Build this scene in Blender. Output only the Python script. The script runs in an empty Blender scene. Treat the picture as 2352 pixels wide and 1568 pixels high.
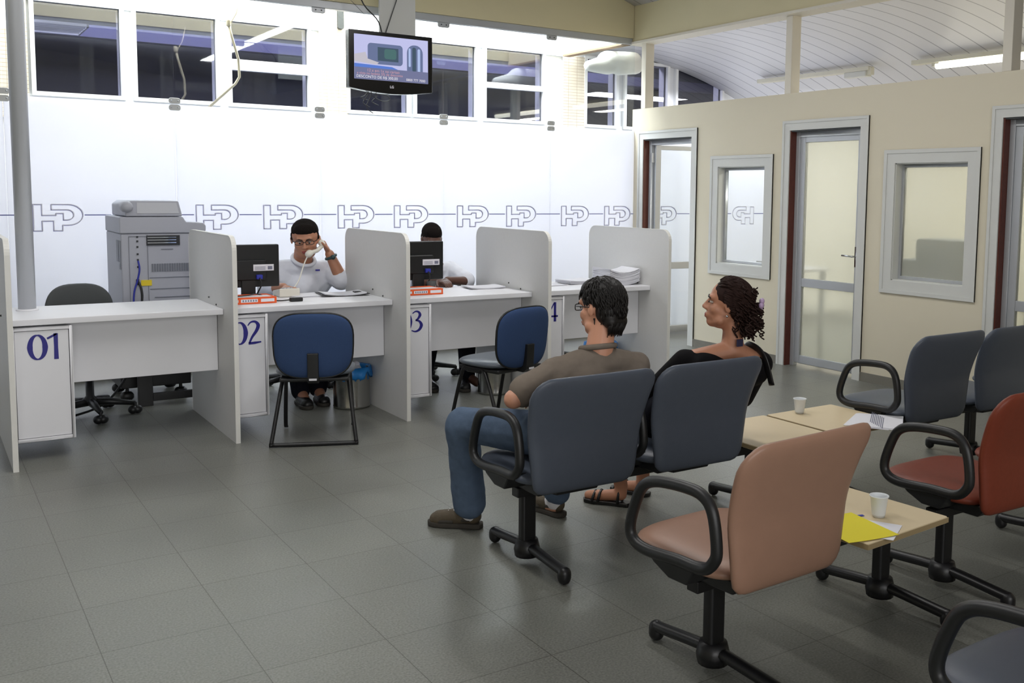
import bpy, bmesh, math, random
from mathutils import Vector, Matrix
PI = math.pi
S = bpy.context.scene
COL = S.collection
V3 = Vector
random.seed(7)

# ------------------------------------------------------------------ camera
F, SX, SY = 2268.26, 195.6, -127.46
YAW, PITCH, ROLL, CAMZ = .6077, -.094, .0126, 1.523
def cam_axes():
    cy, sy = math.cos(YAW), math.sin(YAW); cp, sp = math.cos(PITCH), math.sin(PITCH)
    f = V3((sy*cp, cy*cp, sp)); rt = V3((cy, -sy, 0)); up = rt.cross(f)
    cr, sr = math.cos(ROLL), math.sin(ROLL)
    return rt*cr+up*sr, -rt*sr+up*cr, f
r_, u_, f_ = cam_axes()
cam = bpy.data.cameras.new('camera'); co = bpy.data.objects.new('camera', cam); COL.objects.link(co)
cam.sensor_width = 36; cam.lens = F/2352*36; cam.shift_x = -SX/2352; cam.shift_y = SY/2352
cam.clip_start = .05; cam.clip_end = 200
co.matrix_world = Matrix(((r_.x, u_.x, -f_.x, 0), (r_.y, u_.y, -f_.y, 0), (r_.z, u_.z, -f_.z, CAMZ), (0, 0, 0, 1)))
S.camera = co

# ------------------------------------------------------------------ world, lights, exposure
S.view_settings.view_transform = 'Standard'; S.view_settings.look = 'None'
S.view_settings.exposure = 0.0; S.view_settings.gamma = 1
S.view_settings.use_curve_mapping = False
w = bpy.data.worlds.new('sky'); S.world = w; w.use_nodes = True
bg = w.node_tree.nodes['Background']; bg.inputs[0].default_value = (.86, .93, 1, 1); bg.inputs[1].default_value = 1.6
def area(name, loc, rot, sx, sy, e, col=(1, 1, 1)):
    l = bpy.data.lights.new(name, 'AREA'); l.shape = 'RECTANGLE'; l.size = sx; l.size_y = sy; l.energy = e; l.color = col
    o = bpy.data.objects.new(name, l); COL.objects.link(o); o.location = loc; o.rotation_euler = rot
    return o
area('alley_daylight', (4.6, 9.2, 4.6), (0, 0, 0), 8, 1.0, 720, (.93, .96, 1))
area('hall_tube_light', (3.9, 5.0, 3.5), (0, 0, 0), .16, 3.6, 50, (1, .98, .95))
area('hall_tube_light', (1.0, 4.2, 3.5), (0, 0, 0), .16, 3.6, 48, (1, .98, .95))
area('entrance_daylight', (.5, -2.6, 2.0), (math.radians(83), 0, math.radians(0)), 5, 2.2, 140, (1, 1, 1))
area('office_light', (8.5, 5.6, 2.72), (0, 0, 0), .2, 1.4, 75, (1, .97, .88))
area('office_light', (8.0, 8.9, 2.8), (0, 0, 0), 1.5, .5, 70, (.95, .96, 1))  # broad cool area light past the glass line; no lit tube hangs here
area('far_room_fill', (3.5, 10.6, 3.7), (0, 0, 0), 9, .6, 260, (.86, .86, 1))  # added fill lamp, lifts the dark window panes to lavender grey

# ------------------------------------------------------------------ materials
def srgb(c):
    return tuple(((x/255)/12.92 if x/255 <= .04045 else ((x/255+.055)/1.055)**2.4) for x in c)
MATS = {}
def mat(name, rgb, rough=.5, metal=0, noise=0, nscale=20, spec=.5, bump=0, bscale=200, trans=0, emit=0, coat=0, alpha=1):
    m = bpy.data.materials.new(name); m.use_nodes = True
    nt = m.node_tree; b = nt.nodes['Principled BSDF']; c = srgb(rgb)+(1,)
    b.inputs['Base Color'].default_value = c; b.inputs['Roughness'].default_value = rough
    b.inputs['Metallic'].default_value = metal; b.inputs['Specular IOR Level'].default_value = spec
    if coat: b.inputs['Coat Weight'].default_value = coat
    if trans: b.inputs['Transmission Weight'].default_value = trans
    if emit:
        b.inputs['Emission Color'].default_value = c; b.inputs['Emission Strength'].default_value = emit
    tc = None
    if noise or bump:
        tc = nt.nodes.new('ShaderNodeTexCoord')
    if noise:
        n = nt.nodes.new('ShaderNodeTexNoise'); n.inputs['Scale'].default_value = nscale; n.inputs['Detail'].default_value = 6
        nt.links.new(tc.outputs['Object'], n.inputs['Vector'])
        r = nt.nodes.new('ShaderNodeMix'); r.data_type = 'RGBA'; r.blend_type = 'MIX'
        r.inputs['A'].default_value = tuple(x*(1-noise) for x in c[:3])+(1,); r.inputs['B'].default_value = tuple(min(1, x*(1+noise)) for x in c[:3])+(1,)
        nt.links.new(n.outputs['Fac'], r.inputs['Factor']); nt.links.new(r.outputs['Result'], b.inputs['Base Color'])
    if bump:
        n = nt.nodes.new('ShaderNodeTexNoise'); n.inputs['Scale'].default_value = bscale; n.inputs['Detail'].default_value = 4
        nt.links.new(tc.outputs['Object'], n.inputs['Vector'])
        bu = nt.nodes.new('ShaderNodeBump'); bu.inputs['Strength'].default_value = bump; bu.inputs['Distance'].default_value = .004
        nt.links.new(n.outputs['Fac'], bu.inputs['Height']); nt.links.new(bu.outputs['Normal'], b.inputs['Normal'])
    MATS[name] = m; return m
M = MATS
mat('laminate', (234, 234, 238), .42, noise=.02, nscale=9)
mat('laminate_grey', (213, 213, 212), .5, noise=.03, nscale=60, bump=.05, bscale=600)
mat('edge_band', (234, 233, 228), .4, noise=.03, nscale=14)
mat('ink_blue', (42, 38, 132), .5)
mat('cream_wall', (222, 214, 192), .75, noise=.02, nscale=3)
mat('beam_cream', (218, 208, 170), .7, noise=.03, nscale=2.5)
mat('post_white', (226, 220, 206), .6, noise=.02)
mat('trim_white', (212, 213, 209), .45, noise=.015)
mat('aluminium', (186, 189, 193), .35, metal=.35, noise=.02)
mat('pole_steel', (206, 209, 214), .3, metal=.2)
mat('chrome', (200, 202, 205), .12, metal=1)
mat('steel_bin', (176, 176, 172), .22, metal=1)
mat('jamb_brown', (92, 42, 30), .5, noise=.25, nscale=30)
mat('baseboard', (128, 125, 116), .4, noise=.06, nscale=80)
mat('vinyl_blue', (80, 87, 99), .38, noise=.05, nscale=30, bump=.12, bscale=500, spec=.4)
mat('vinyl_grey', (96, 104, 114), .3, noise=.05, nscale=20, bump=.05, bscale=300)
mat('vinyl_brown', (160, 124, 104), .36, noise=.05, nscale=18, bump=.12, bscale=500, spec=.4)
mat('vinyl_rust', (122, 56, 38), .45, noise=.12, nscale=60, bump=.12, bscale=500, spec=.35)
mat('fabric_blue', (58, 78, 116), .9, noise=.15, nscale=220, bump=.3, bscale=700, spec=.15)
mat('plastic_black', (26, 27, 28), .42, noise=.1, nscale=60)
mat('metal_black', (20, 20, 22), .38, noise=.1, nscale=60)
mat('dark_grey', (74, 77, 78), .75, noise=.06, nscale=50)
mat('birch', (217, 199, 164), .4, noise=.03, nscale=12)
mat('birch_edge', (160, 140, 104), .6)
mat('paper', (226, 226, 232), .8)
mat('paper_line', (120, 122, 140), .8)
mat('yellow_paper', (226, 212, 40), .7)
mat('orange_box', (232, 92, 32), .55)
mat('label_yellow', (226, 200, 40), .6)
mat('cup_plastic', (222, 226, 228), .35, spec=.5)
mat('copier_grey', (172, 174, 184), .55, noise=.015)
mat('copier_dark', (112, 116, 126), .5)
mat('copier_light', (196, 198, 204), .5)
mat('cloth_white', (222, 224, 232), .85, noise=.03, nscale=40, bump=.2, bscale=40)
mat('cloth_taupe', (122, 112, 102), .95, noise=.08, nscale=50, bump=.25, bscale=45, spec=.1)
mat('cloth_black', (17, 16, 18), .9, noise=.15, nscale=60, spec=.15)
mat('denim', (88, 104, 126), .9, noise=.2, nscale=30, bump=.3, bscale=60, spec=.1)
mat('trouser_dark', (24, 25, 34), .85, noise=.1, nscale=40, spec=.15)
mat('skin_light', (206, 150, 122), .5, noise=.04, nscale=30)
mat('skin_tan', (182, 128, 100), .5, noise=.05, nscale=30)
mat('skin_dark', (92, 60, 46), .45, noise=.05, nscale=30)
mat('hair_black', (24, 21, 20), .5, noise=.3, nscale=90, spec=.35)
mat('hair_crop', (30, 26, 24), .95, noise=.4, nscale=150, spec=.08, bump=.6, bscale=260)
mat('hair_brown', (44, 28, 24), .7, noise=.35, nscale=90, spec=.2)
mat('lips', (150, 72, 66), .5)
mat('eye_white', (170, 160, 150), .5)
mat('eye_dark', (30, 20, 16), .2)
mat('watch_teal', (44, 70, 74), .4)
mat('leather_black', (22, 21, 22), .35, noise=.1)
mat('shoe_olive', (78, 68, 52), .75, noise=.2, nscale=40, bump=.3, bscale=200)
mat('sole_grey', (58, 54, 48), .8, noise=.1)
mat('sock_white', (214, 212, 214), .9, bump=.3, bscale=300)
mat('phone_white', (220, 216, 204), .35)
mat('bag_blue', (40, 130, 205), .35, bump=.6, bscale=40)
mat('monitor_black', (22, 23, 24), .4)
mat('vga_blue', (40, 50, 160), .5)
mat('vent_dark', (40, 42, 46), .6)
mat('frame_white', (232, 234, 238), .5)
mat('outside_white', (226, 228, 232), .8, noise=.02, nscale=4)
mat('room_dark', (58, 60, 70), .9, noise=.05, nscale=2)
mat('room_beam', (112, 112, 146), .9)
mat('pipe_ivory', (206, 196, 172), .5, noise=.1, nscale=30)
mat('lamp_body', (214, 212, 200), .5)
mat('lamp_glow', (255, 250, 232), .5, emit=6)
mat('lamp_off', (208, 210, 208), .4)
mat('eave_cream', (226, 214, 184), .7, noise=.1, nscale=10)
mat('eave_brown', (150, 128, 104), .8)
mat('cover_white', (228, 230, 228), .7, bump=.4, bscale=14)
mat('logo_shadow', (150, 150, 190), .6)
mat('logo_face', (226, 228, 238), .5, emit=0)
mat('stripe_blue', (112, 116, 176), .6)
mat('tv_black', (16, 16, 18), .18, spec=.6)
mat('tattoo', (40, 40, 70), .6)
mat('clip_lilac', (186, 160, 196), .25)
mat('machine_blue', (92, 102, 112), .6, noise=.1, nscale=6)
def emis(name, rgb, s=1):
    m = bpy.data.materials.new(name); m.use_nodes = True; nt = m.node_tree
    nt.nodes.remove(nt.nodes['Principled BSDF']); e = nt.nodes.new('ShaderNodeEmission')
    e.inputs[0].default_value = srgb(rgb)+(1,); e.inputs[1].default_value = s
    nt.links.new(e.outputs[0], nt.nodes['Material Output'].inputs[0]); M[name] = m
for n, c in dict(scr_bg=(198, 200, 240), scr_grey=(110, 122, 158), scr_dark=(74, 92, 108), scr_light=(178, 196, 236), scr_blue=(96, 130, 214), scr_band=(120, 124, 158),
                 scr_text=(236, 232, 240), scr_rose=(206, 160, 172), scr_green=(82, 116, 116), scr_silver=(200, 196, 206)).items():
    emis(n, c, .95)

def floor_mat():
    m = bpy.data.materials.new('floor_tile'); m.use_nodes = True; nt = m.node_tree; b = nt.nodes['Principled BSDF']
    tc = nt.nodes.new('ShaderNodeTexCoord'); mp = nt.nodes.new('ShaderNodeMapping')
    mp.inputs['Location'].default_value = (-.462+.41*10, -3.472+.41*20, 0)
    nt.links.new(tc.outputs['Object'], mp.inputs['Vector'])
    br = nt.nodes.new('ShaderNodeTexBrick'); br.offset = 0; br.squash = 1
    br.inputs['Scale'].default_value = 1; br.inputs['Brick Width'].default_value = .409; br.inputs['Row Height'].default_value = .41
    br.inputs['Mortar Size'].default_value = .0018; br.inputs['Mortar Smooth'].default_value = .2; br.inputs['Bias'].default_value = 0
    br.inputs['Color1'].default_value = srgb((120, 121, 114))+(1,); br.inputs['Color2'].default_value = srgb((115, 116, 109))+(1,)
    br.inputs['Mortar'].default_value = srgb((82, 80, 74))+(1,)
    nt.links.new(mp.outputs[0], br.inputs['Vector'])
    n = nt.nodes.new('ShaderNodeTexNoise'); n.inputs['Scale'].default_value = 130; n.inputs['Detail'].default_value = 5
    n2 = nt.nodes.new('ShaderNodeTexNoise'); n2.inputs['Scale'].default_value = 1.4; n2.inputs['Detail'].default_value = 5
    nt.links.new(tc.outputs['Object'], n.inputs['Vector']); nt.links.new(tc.outputs['Object'], n2.inputs['Vector'])
    def ramp(a, b_, lo, hi, src):
        r = nt.nodes.new('ShaderNodeMapRange'); r.inputs[1].default_value = lo; r.inputs[2].default_value = hi; r.inputs[3].default_value = a; r.inputs[4].default_value = b_
        nt.links.new(src, r.inputs[0]); return r.outputs[0]
    f1 = ramp(.72, 1.28, .3, .7, n.outputs['Fac']); f2 = ramp(.86, 1.12, .3, .7, n2.outputs['Fac'])
    mu = nt.nodes.new('ShaderNodeMath'); mu.operation = 'MULTIPLY'; nt.links.new(f1, mu.inputs[0]); nt.links.new(f2, mu.inputs[1])
    vm = nt.nodes.new('ShaderNodeVectorMath'); vm.operation = 'SCALE'; nt.links.new(br.outputs['Color'], vm.inputs[0]); nt.links.new(mu.outputs[0], vm.inputs['Scale'])
    nt.links.new(vm.outputs[0], b.inputs['Base Color'])
    nt.links.new(ramp(.30, .38, .3, .7, n2.outputs['Fac']), b.inputs['Roughness'])
    b.inputs['Specular IOR Level'].default_value = .42
    bu = nt.nodes.new('ShaderNodeBump'); bu.inputs['Strength'].default_value = .08; bu.inputs['Distance'].default_value = .002
    nt.links.new(n.outputs['Fac'], bu.inputs['Height']); nt.links.new(bu.outputs['Normal'], b.inputs['Normal'])
    M['floor'] = m
floor_mat()
def plank_mat(name, rgb, groove, pitch, axis):
    m = bpy.data.materials.new(name); m.use_nodes = True; nt = m.node_tree; b = nt.nodes['Principled BSDF']
    tc = nt.nodes.new('ShaderNodeTexCoord'); sp = nt.nodes.new('ShaderNodeSeparateXYZ'); nt.links.new(tc.outputs['Object'], sp.inputs[0])
    mo = nt.nodes.new('ShaderNodeMath'); mo.operation = 'PINGPONG'; mo.inputs[1].default_value = pitch/2
    nt.links.new(sp.outputs[axis], mo.inputs[0])
    lt = nt.nodes.new('ShaderNodeMapRange'); lt.inputs[1].default_value = .003; lt.inputs[2].default_value = .009
    nt.links.new(mo.outputs[0], lt.inputs[0])
    mx = nt.nodes.new('ShaderNodeMix'); mx.data_type = 'RGBA'; mx.inputs['A'].default_value = srgb(groove)+(1,); mx.inputs['B'].default_value = srgb(rgb)+(1,)
    nt.links.new(lt.outputs[0], mx.inputs['Factor']); nt.links.new(mx.outputs['Result'], b.inputs['Base Color']); b.inputs['Roughness'].default_value = .45
    M[name] = m
plank_mat('pvc_ceiling', (214, 214, 220), (140, 140, 152), .2, 1)
def brick_mat():
    m = bpy.data.materials.new('tile_brick'); m.use_nodes = True; nt = m.node_tree; b = nt.nodes['Principled BSDF']
    tc = nt.nodes.new('ShaderNodeTexCoord'); sp = nt.nodes.new('ShaderNodeSeparateXYZ'); cb = nt.nodes.new('ShaderNodeCombineXYZ')
    nt.links.new(tc.outputs['Object'], sp.inputs[0]); nt.links.new(sp.outputs[0], cb.inputs[0]); nt.links.new(sp.outputs[2], cb.inputs[1])
    br = nt.nodes.new('ShaderNodeTexBrick'); br.inputs['Scale'].default_value = 1; br.inputs['Brick Width'].default_value = .12; br.inputs['Row Height'].default_value = .034
    br.inputs['Mortar Size'].default_value = .0022; br.offset = 0
    br.inputs['Color1'].default_value = srgb((226, 218, 204))+(1,); br.inputs['Color2'].default_value = srgb((220, 210, 196))+(1,); br.inputs['Mortar'].default_value = srgb((178, 160, 138))+(1,)
    nt.links.new(cb.outputs[0], br.inputs['Vector']); nt.links.new(br.outputs['Color'], b.inputs['Base Color']); b.inputs['Roughness'].default_value = .5
    M['tile_brick'] = m
brick_mat()
def pane_mat(name, tint, gloss, rough=.02):
    m = bpy.data.materials.new(name); m.use_nodes = True; nt = m.node_tree; nt.nodes.remove(nt.nodes['Principled BSDF'])
    t = nt.nodes.new('ShaderNodeBsdfTransparent'); t.inputs[0].default_value = tint+(1,)
    g = nt.nodes.new('ShaderNodeBsdfGlossy'); g.inputs['Roughness'].default_value = rough
    mx = nt.nodes.new('ShaderNodeMixShader'); mx.inputs[0].default_value = gloss
    nt.links.new(t.outputs[0], mx.inputs[1]); nt.links.new(g.outputs[0], mx.inputs[2]); nt.links.new(mx.outputs[0], nt.nodes['Material Output'].inputs[0])
    M[name] = m
pane_mat('clear_glass', (.94, .96, .96), .035)
pane_mat('dark_glass', (.66, .66, .72), .12)
def frosted(name, dif, tr, mixf, gl=.03, thr=0):
    m = bpy.data.materials.new(name); m.use_nodes = True; nt = m.node_tree; nt.nodes.remove(nt.nodes['Principled BSDF'])
    d = nt.nodes.new('ShaderNodeBsdfDiffuse'); d.inputs[0].default_value = dif+(1,)
    t = nt.nodes.new('ShaderNodeBsdfTranslucent'); t.inputs[0].default_value = tr+(1,)
    g = nt.nodes.new('ShaderNodeBsdfGlossy'); g.inputs['Roughness'].default_value = .2
    a = nt.nodes.new('ShaderNodeMixShader'); a.inputs[0].default_value = mixf
    nt.links.new(d.outputs[0], a.inputs[1]); nt.links.new(t.outputs[0], a.inputs[2]); last = a
    if thr:
        rf = nt.nodes.new('ShaderNodeBsdfRefraction'); rf.inputs['Roughness'].default_value = .24; rf.inputs['IOR'].default_value = 1.15; rf.inputs[0].default_value = (.9, .92, .9, 1)
        c = nt.nodes.new('ShaderNodeMixShader'); c.inputs[0].default_value = thr
        nt.links.new(last.outputs[0], c.inputs[1]); nt.links.new(rf.outputs[0], c.inputs[2]); last = c
    b = nt.nodes.new('ShaderNodeMixShader'); b.inputs[0].default_value = gl
    nt.links.new(last.outputs[0], b.inputs[1]); nt.links.new(g.outputs[0], b.inputs[2]); nt.links.new(b.outputs[0], nt.nodes['Material Output'].inputs[0])
    M[name] = m
frosted('frosted_glass', (.86, .87, .9), (.95, .96, 1), .62)
frosted('logo_face', (.93, .93, .96), (1, 1, 1), .55)
frosted('logo_shadow', (.36, .36, .60), (.52, .52, .78), .5)
frosted('office_frost', (.78, .79, .72), (.9, .9, .84), .5, .03, .72)

# ------------------------------------------------------------------ mesh helper
class MB:
    def __init__(s, org=(0, 0, 0)):
        s.v = []; s.f = []; s.o = V3(org); s.T = None
    def add(s, vs, fs):
        n = len(s.v)
        for p in vs:
            p = V3(p)
            if s.T is not None: p = s.T @ p
            s.v.append(p-s.o)
        s.f += [tuple(n+i for i in q) for q in fs]
        return s
    def box(s, x0, x1, y0, y1, z0, z1):
        vs = [(x, y, z) for x in (x0, x1) for y in (y0, y1) for z in (z0, z1)]
        return s.add(vs, [(0, 1, 3, 2), (4, 6, 7, 5), (0, 4, 5, 1), (2, 3, 7, 6), (0, 2, 6, 4), (1, 5, 7, 3)])
    def prism(s, pts, axis, a, b):
        """pts 2D outline; axis 'x': (y,z), 'y': (x,z), 'z': (x,y)"""
        def P(p, t): return {'x': (t, p[0], p[1]), 'y': (p[0], t, p[1]), 'z': (p[0], p[1], t)}[axis]
        n = len(pts)
        vs = [P(p, a) for p in pts]+[P(p, b) for p in pts]
        fs = [tuple(range(n)), tuple(range(2*n-1, n-1, -1))]+[(i, i+n, (i+1) % n+n, (i+1) % n) for i in range(n)]
        return s.add(vs, fs)
    def tube(s, pts, r, closed=False, seg=8, caps=True, flat=1):
        pts = [V3(p) for p in pts]; n = len(pts); rs = r if isinstance(r, (list, tuple)) else [r]*n
        vs = []; prev = None
        for i, p in enumerate(pts):
            if closed: t = (pts[(i+1) % n]-pts[i-1])
            else: t = pts[min(i+1, n-1)]-pts[max(i-1, 0)]
            t.normalize()
            if prev is None:
                up = V3((0, 0, 1)) if abs(t.z) < .9 else V3((1, 0, 0)); a = t.cross(up).normalized()
            else:
                a = (prev-t*prev.dot(t)).normalized()
            prev = a; b = t.cross(a)
            for k in range(seg):
                th = 2*PI*k/seg; vs.append(p+a*math.cos(th)*rs[i]+b*math.sin(th)*rs[i]*flat)
        fs = []
        m = n if closed else n-1
        for i in range(m):
            for k in range(seg):
                k2 = (k+1) % seg; j = (i+1) % n
                fs.append((i*seg+k, i*seg+k2, j*seg+k2, j*seg+k))
        if not closed and caps:
            fs += [tuple(range(seg-1, -1, -1)), tuple((n-1)*seg+k for k in range(seg))]
        return s.add(vs, fs)
    def lathe(s, prof, c=(0, 0, 0), seg=24):
        vs = []; c = V3(c)
        for (r, z) in prof:
            for k in range(seg):
                th = 2*PI*k/seg; vs.append(c+V3((r*math.cos(th), r*math.sin(th), z)))
        fs = [(i*seg+k, i*seg+(k+1) % seg, (i+1)*seg+(k+1) % seg, (i+1)*seg+k) for i in range(len(prof)-1) for k in range(seg)]
        return s.add(vs, fs)
    def cap(s, p0, p1, r0, r1=None, w=None, fl=1, nl=8, nm=12):
        """capsule p0-p1; w = direction along which the section is scaled by fl"""
        p0 = V3(p0); p1 = V3(p1); r1 = r0 if r1 is None else r1
        ax = p1-p0
        ax = ax.normalized() if ax.length > 1e-6 else V3((0, 0, 1))
        if w is None: w = V3((1, 0, 0)) if abs(ax.x) < .8 else V3((0, 1, 0))
        w = V3(w); w = (w-ax*w.dot(ax)).normalized(); q = ax.cross(w)
        vs = [p0-ax*r0]
        rows = 2*nl
        for i in range(1, rows):
            ph = PI*i/rows; c = -math.cos(ph); sn = math.sin(ph)
            for half in ((0,) if i < nl else (1,)) if i != nl else (0, 1):
                P, r = (p0, r0) if half == 0 else (p1, r1)
                for k in range(nm):
                    th = 2*PI*k/nm
                    vs.append(P+ax*c*r+w*math.cos(th)*sn*r*fl+q*math.sin(th)*sn*r)
        vs.append(p1+ax*r1)
        nr = rows
        fs = [(0, 1+(k+1) % nm, 1+k) for k in range(nm)]
        for i in range(nr-1):
            for k in range(nm):
                a = 1+i*nm+k; b = 1+i*nm+(k+1) % nm
                fs.append((a, b, b+nm, a+nm))
        L = 1+(nr-1)*nm; e = len(vs)-1
        fs += [(e, L+k, L+(k+1) % nm) for k in range(nm)]
        return s.add(vs, fs)
    def ell(s, c, r, Rm=None, n=10, m=16):
        c = V3(c); vs = [];
        for i in range(n+1):
            ph = PI*i/n
            for k in range(m):
                th = 2*PI*k/m
                v = V3((r[0]*math.sin(ph)*math.cos(th), r[1]*math.sin(ph)*math.sin(th), r[2]*math.cos(ph)))
                if Rm is not None: v = Rm @ v
                vs.append(c+v)
        fs = [(i*m+k, (i+1)*m+k, (i+1)*m+(k+1) % m, i*m+(k+1) % m) for i in range(n) for k in range(m)]
        return s.add(vs, fs)
    def build(s, name, material, parent=None, smooth=False, bevel=0, seg=2, remesh=0, smo=0, sub=0, auto=True):
        me = bpy.data.meshes.new(name); me.from_pydata([tuple(p) for p in s.v], [], s.f); me.update()
        bm = bmesh.new(); bm.from_mesh(me)
        bmesh.ops.remove_doubles(bm, verts=bm.verts, dist=1e-5)
        bmesh.ops.recalc_face_normals(bm, faces=bm.faces); bm.to_mesh(me); bm.free()
        me.materials.append(M[material] if isinstance(material, str) else material)
        o = bpy.data.objects.new(name, me); COL.objects.link(o)
        if parent is not None: o.parent = parent
        else: o.location = s.o
        if bevel:
            b = o.modifiers.new('bevel', 'BEVEL'); b.width = bevel; b.segments = seg; b.limit_method = 'ANGLE'; b.angle_limit = math.radians(40)
        if remesh:
            r = o.modifiers.new('remesh', 'REMESH'); r.mode = 'VOXEL'; r.voxel_size = remesh; r.use_smooth_shade = True
        if smo:
            k = o.modifiers.new('smooth', 'SMOOTH'); k.iterations = smo; k.factor = .5
        if sub:
            k = o.modifiers.new('sub', 'SUBSURF'); k.levels = sub; k.render_levels = sub
        if smooth or bevel:
            for p in me.polygons: p.use_smooth = True
        if bevel or (smooth and auto):
            md = o.modifiers.new('wn', 'WEIGHTED_NORMAL') if bevel else None
        return o
def thing(name, label, cat, loc=(0, 0, 0), rz=0, group=None):
    o = bpy.data.objects.new(name, None); COL.objects.link(o); o.location = loc; o.rotation_euler = (0, 0, rz)
    o.empty_display_size = .1
    return tag(o, label, cat, group)
def tag(o, label, cat, group=None, kind=None):
    o['label'] = label; o['category'] = cat
    if group: o['group'] = group
    if kind: o['kind'] = kind
    return o
def struct(o): o['kind'] = 'structure'; return o
def kids(o): return [c for c in bpy.data.objects if c.parent == o]
def copy_tree(o, parent=None):
    c = o.copy(); COL.objects.link(c)
    if parent is not None: c.parent = parent
    for ch in kids(o): copy_tree(ch, c)
    return c
def rrect(a0, a1, b0, b1, rad, corners=(1, 1, 1, 1), n=6):
    """rounded rectangle outline; corners order (a0,b0),(a1,b0),(a1,b1),(a0,b1)"""
    out = []
    cs = [((a0, b0), PI), ((a1, b0), 1.5*PI), ((a1, b1), 0), ((a0, b1), .5*PI)]
    ins = [(1, 1), (-1, 1), (-1, -1), (1, -1)]
    for (c, st), sg, k in zip(cs, ins, corners):
        if not k: out.append(c); continue
        r = rad*k; cc = (c[0]+sg[0]*r, c[1]+sg[1]*r)
        for i in range(n+1):
            t = st+.5*PI*i/n; out.append((cc[0]+r*math.cos(t), cc[1]+r*math.sin(t)))
    return out
def catmull(pts, n=6, closed=False):
    pts = [V3(p) for p in pts]; N = len(pts); out = []
    rng = range(N if closed else N-1)
    for i in rng:
        if closed: a, b, c, d = pts[i-1], pts[i], pts[(i+1) % N], pts[(i+2) % N]
        else: a, b, c, d = pts[max(i-1, 0)], pts[i], pts[i+1], pts[min(i+2, N-1)]
        for k in range(n):
            t = k/n
            out.append(.5*((2*b)+(c-a)*t+(2*a-5*b+4*c-d)*t*t+(3*b-a-3*c+d)*t**3))
    if not closed: out.append(pts[-1])
    return out
def text_mesh(txt, size, name, material, parent, mtx, ext=.0008, align='LEFT', sxy=(1, 1)):
    cu = bpy.data.curves.new(name, 'FONT'); cu.body = txt; cu.size = size; cu.extrude = ext; cu.align_x = align
    ob = bpy.data.objects.new('tmp', cu); COL.objects.link(ob)
    dg = bpy.context.evaluated_depsgraph_get(); me = bpy.data.meshes.new_from_object(ob.evaluated_get(dg))
    bpy.data.objects.remove(ob)
    for v in me.vertices:
        v.co = mtx @ V3((v.co.x*sxy[0], v.co.y*sxy[1], v.co.z))
    me.materials.clear(); me.materials.append(M[material])
    o = bpy.data.objects.new(name, me); COL.objects.link(o); o.parent = parent
    return o
def pad(b, c, outline, T, bend, nr=9, na=40, p=6):
    """cushion facing +-y: outline(t)->(x,z) ; bend(x,z)->y ; T half thickness"""
    vs = []; c = V3(c)
    for side in (1, -1):
        for i in range(nr+1):
            q = math.sin(.5*PI*i/nr)
            t = T*(max(0, 1-q**p))**.5
            for k in range(na):
                x, z = outline(2*PI*k/na); x *= q; z *= q
                vs.append(c+V3((x, bend(x, z)+side*t, z)))
    fs = []
    for sd in range(2):
        o = sd*(nr+1)*na
        for i in range(nr):
            for k in range(na):
                a = o+i*na+k; b2 = o+i*na+(k+1) % na
                fs.append((a, b2, b2+na, a+na) if sd else (a, a+na, b2+na, b2))
    b.add(vs, fs)
def polar(raw):
    """closed outline resampled by arc length, as f(angle)"""
    P = [V3((a, b, 0)) for a, b in raw]; n = len(P); ln = [(P[(i+1) % n]-P[i]).length for i in range(n)]; tot = sum(ln)
    def f(t):
        d = (t/(2*PI)) % 1*tot
        for i in range(n):
            if d <= ln[i] or i == n-1:
                q = P[i].lerp(P[(i+1) % n], min(1, d/max(ln[i], 1e-9))); return q.x, q.y
            d -= ln[i]
    return f
def superell(a, b, n, taper=0, n2=None):
    def f(t):
        c, s_ = math.cos(t), math.sin(t); e = 2/(n2 if (n2 and s_ > 0) else n)
        x = a*math.copysign(abs(c)**e, c); z = b*math.copysign(abs(s_)**e, s_)
        return x*(1+taper*z/b), z
    return f

# ------------------------------------------------------------------ setting
YG = 8.568; XR = 6.415; WT = 2.415; BZ = 3.10; BT = 3.43; YW = 9.8
struct(MB().box(-4, 12, -4, 11.5, -.1, 0).build('floor', 'floor'))
def vault(name, x0, x1, y0, y1, zf, th=.05, n=28):
    b = MB(); vs = []; fs = []
    for i in range(n+1):
        x = x0+(x1-x0)*i/n; z = zf(x)
        vs += [(x, y0, z), (x, y1, z), (x, y0, z+th), (x, y1, z+th)]
    for i in range(n):
        a = 4*i; c = a+4
        fs += [(a, a+1, c+1, c), (a+2, c+2, c+3, a+3), (a, c, c+2, a+2), (a+1, a+3, c+3, c+1)]
    fs += [(0, 2, 3, 1), (4*n, 4*n+1, 4*n+3, 4*n+2)]
    b.add(vs, fs); return struct(b.build(name, 'pvc_ceiling', smooth=True))
vault('ceiling', -4, XR+.1, -4, YG+.06, lambda x: 3.43+.95*(1-((x-1.2)/5.3)**2) if x < XR+.05 else 3.43)
vault('ceiling', XR+.03, 10.0, -4, YW, lambda x: 3.19-.0918*(x-6.863)**2)
# beams
struct(MB().box(6.36, 6.52, -4, YG+.05, BZ, BT+.25).build('trim_1', 'beam_cream', bevel=.006))
struct(MB().box(6.34, 6.54, -4, YG+.04, BZ-.012, BZ+.012).build('trim_2', 'post_white'))
def gable(b):
    pts = [(-4, 3.15)]+[(XR-.06, 3.15)]
    for i in range(21):
        x = XR-.06-(XR-.06+4)*i/20; pts.append((x, 3.43+.95*(1-((x-1.2)/5.3)**2)+.03))
    b.prism(pts, 'y', YG-.05, YG+.05)
g = MB(); gable(g); struct(g.build('trim_3', 'beam_cream'))
struct(MB().box(-4, XR-.06, YG-.03, YG+.03, 3.085, 3.15).build('trim_4', 'aluminium', bevel=.004))
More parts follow.
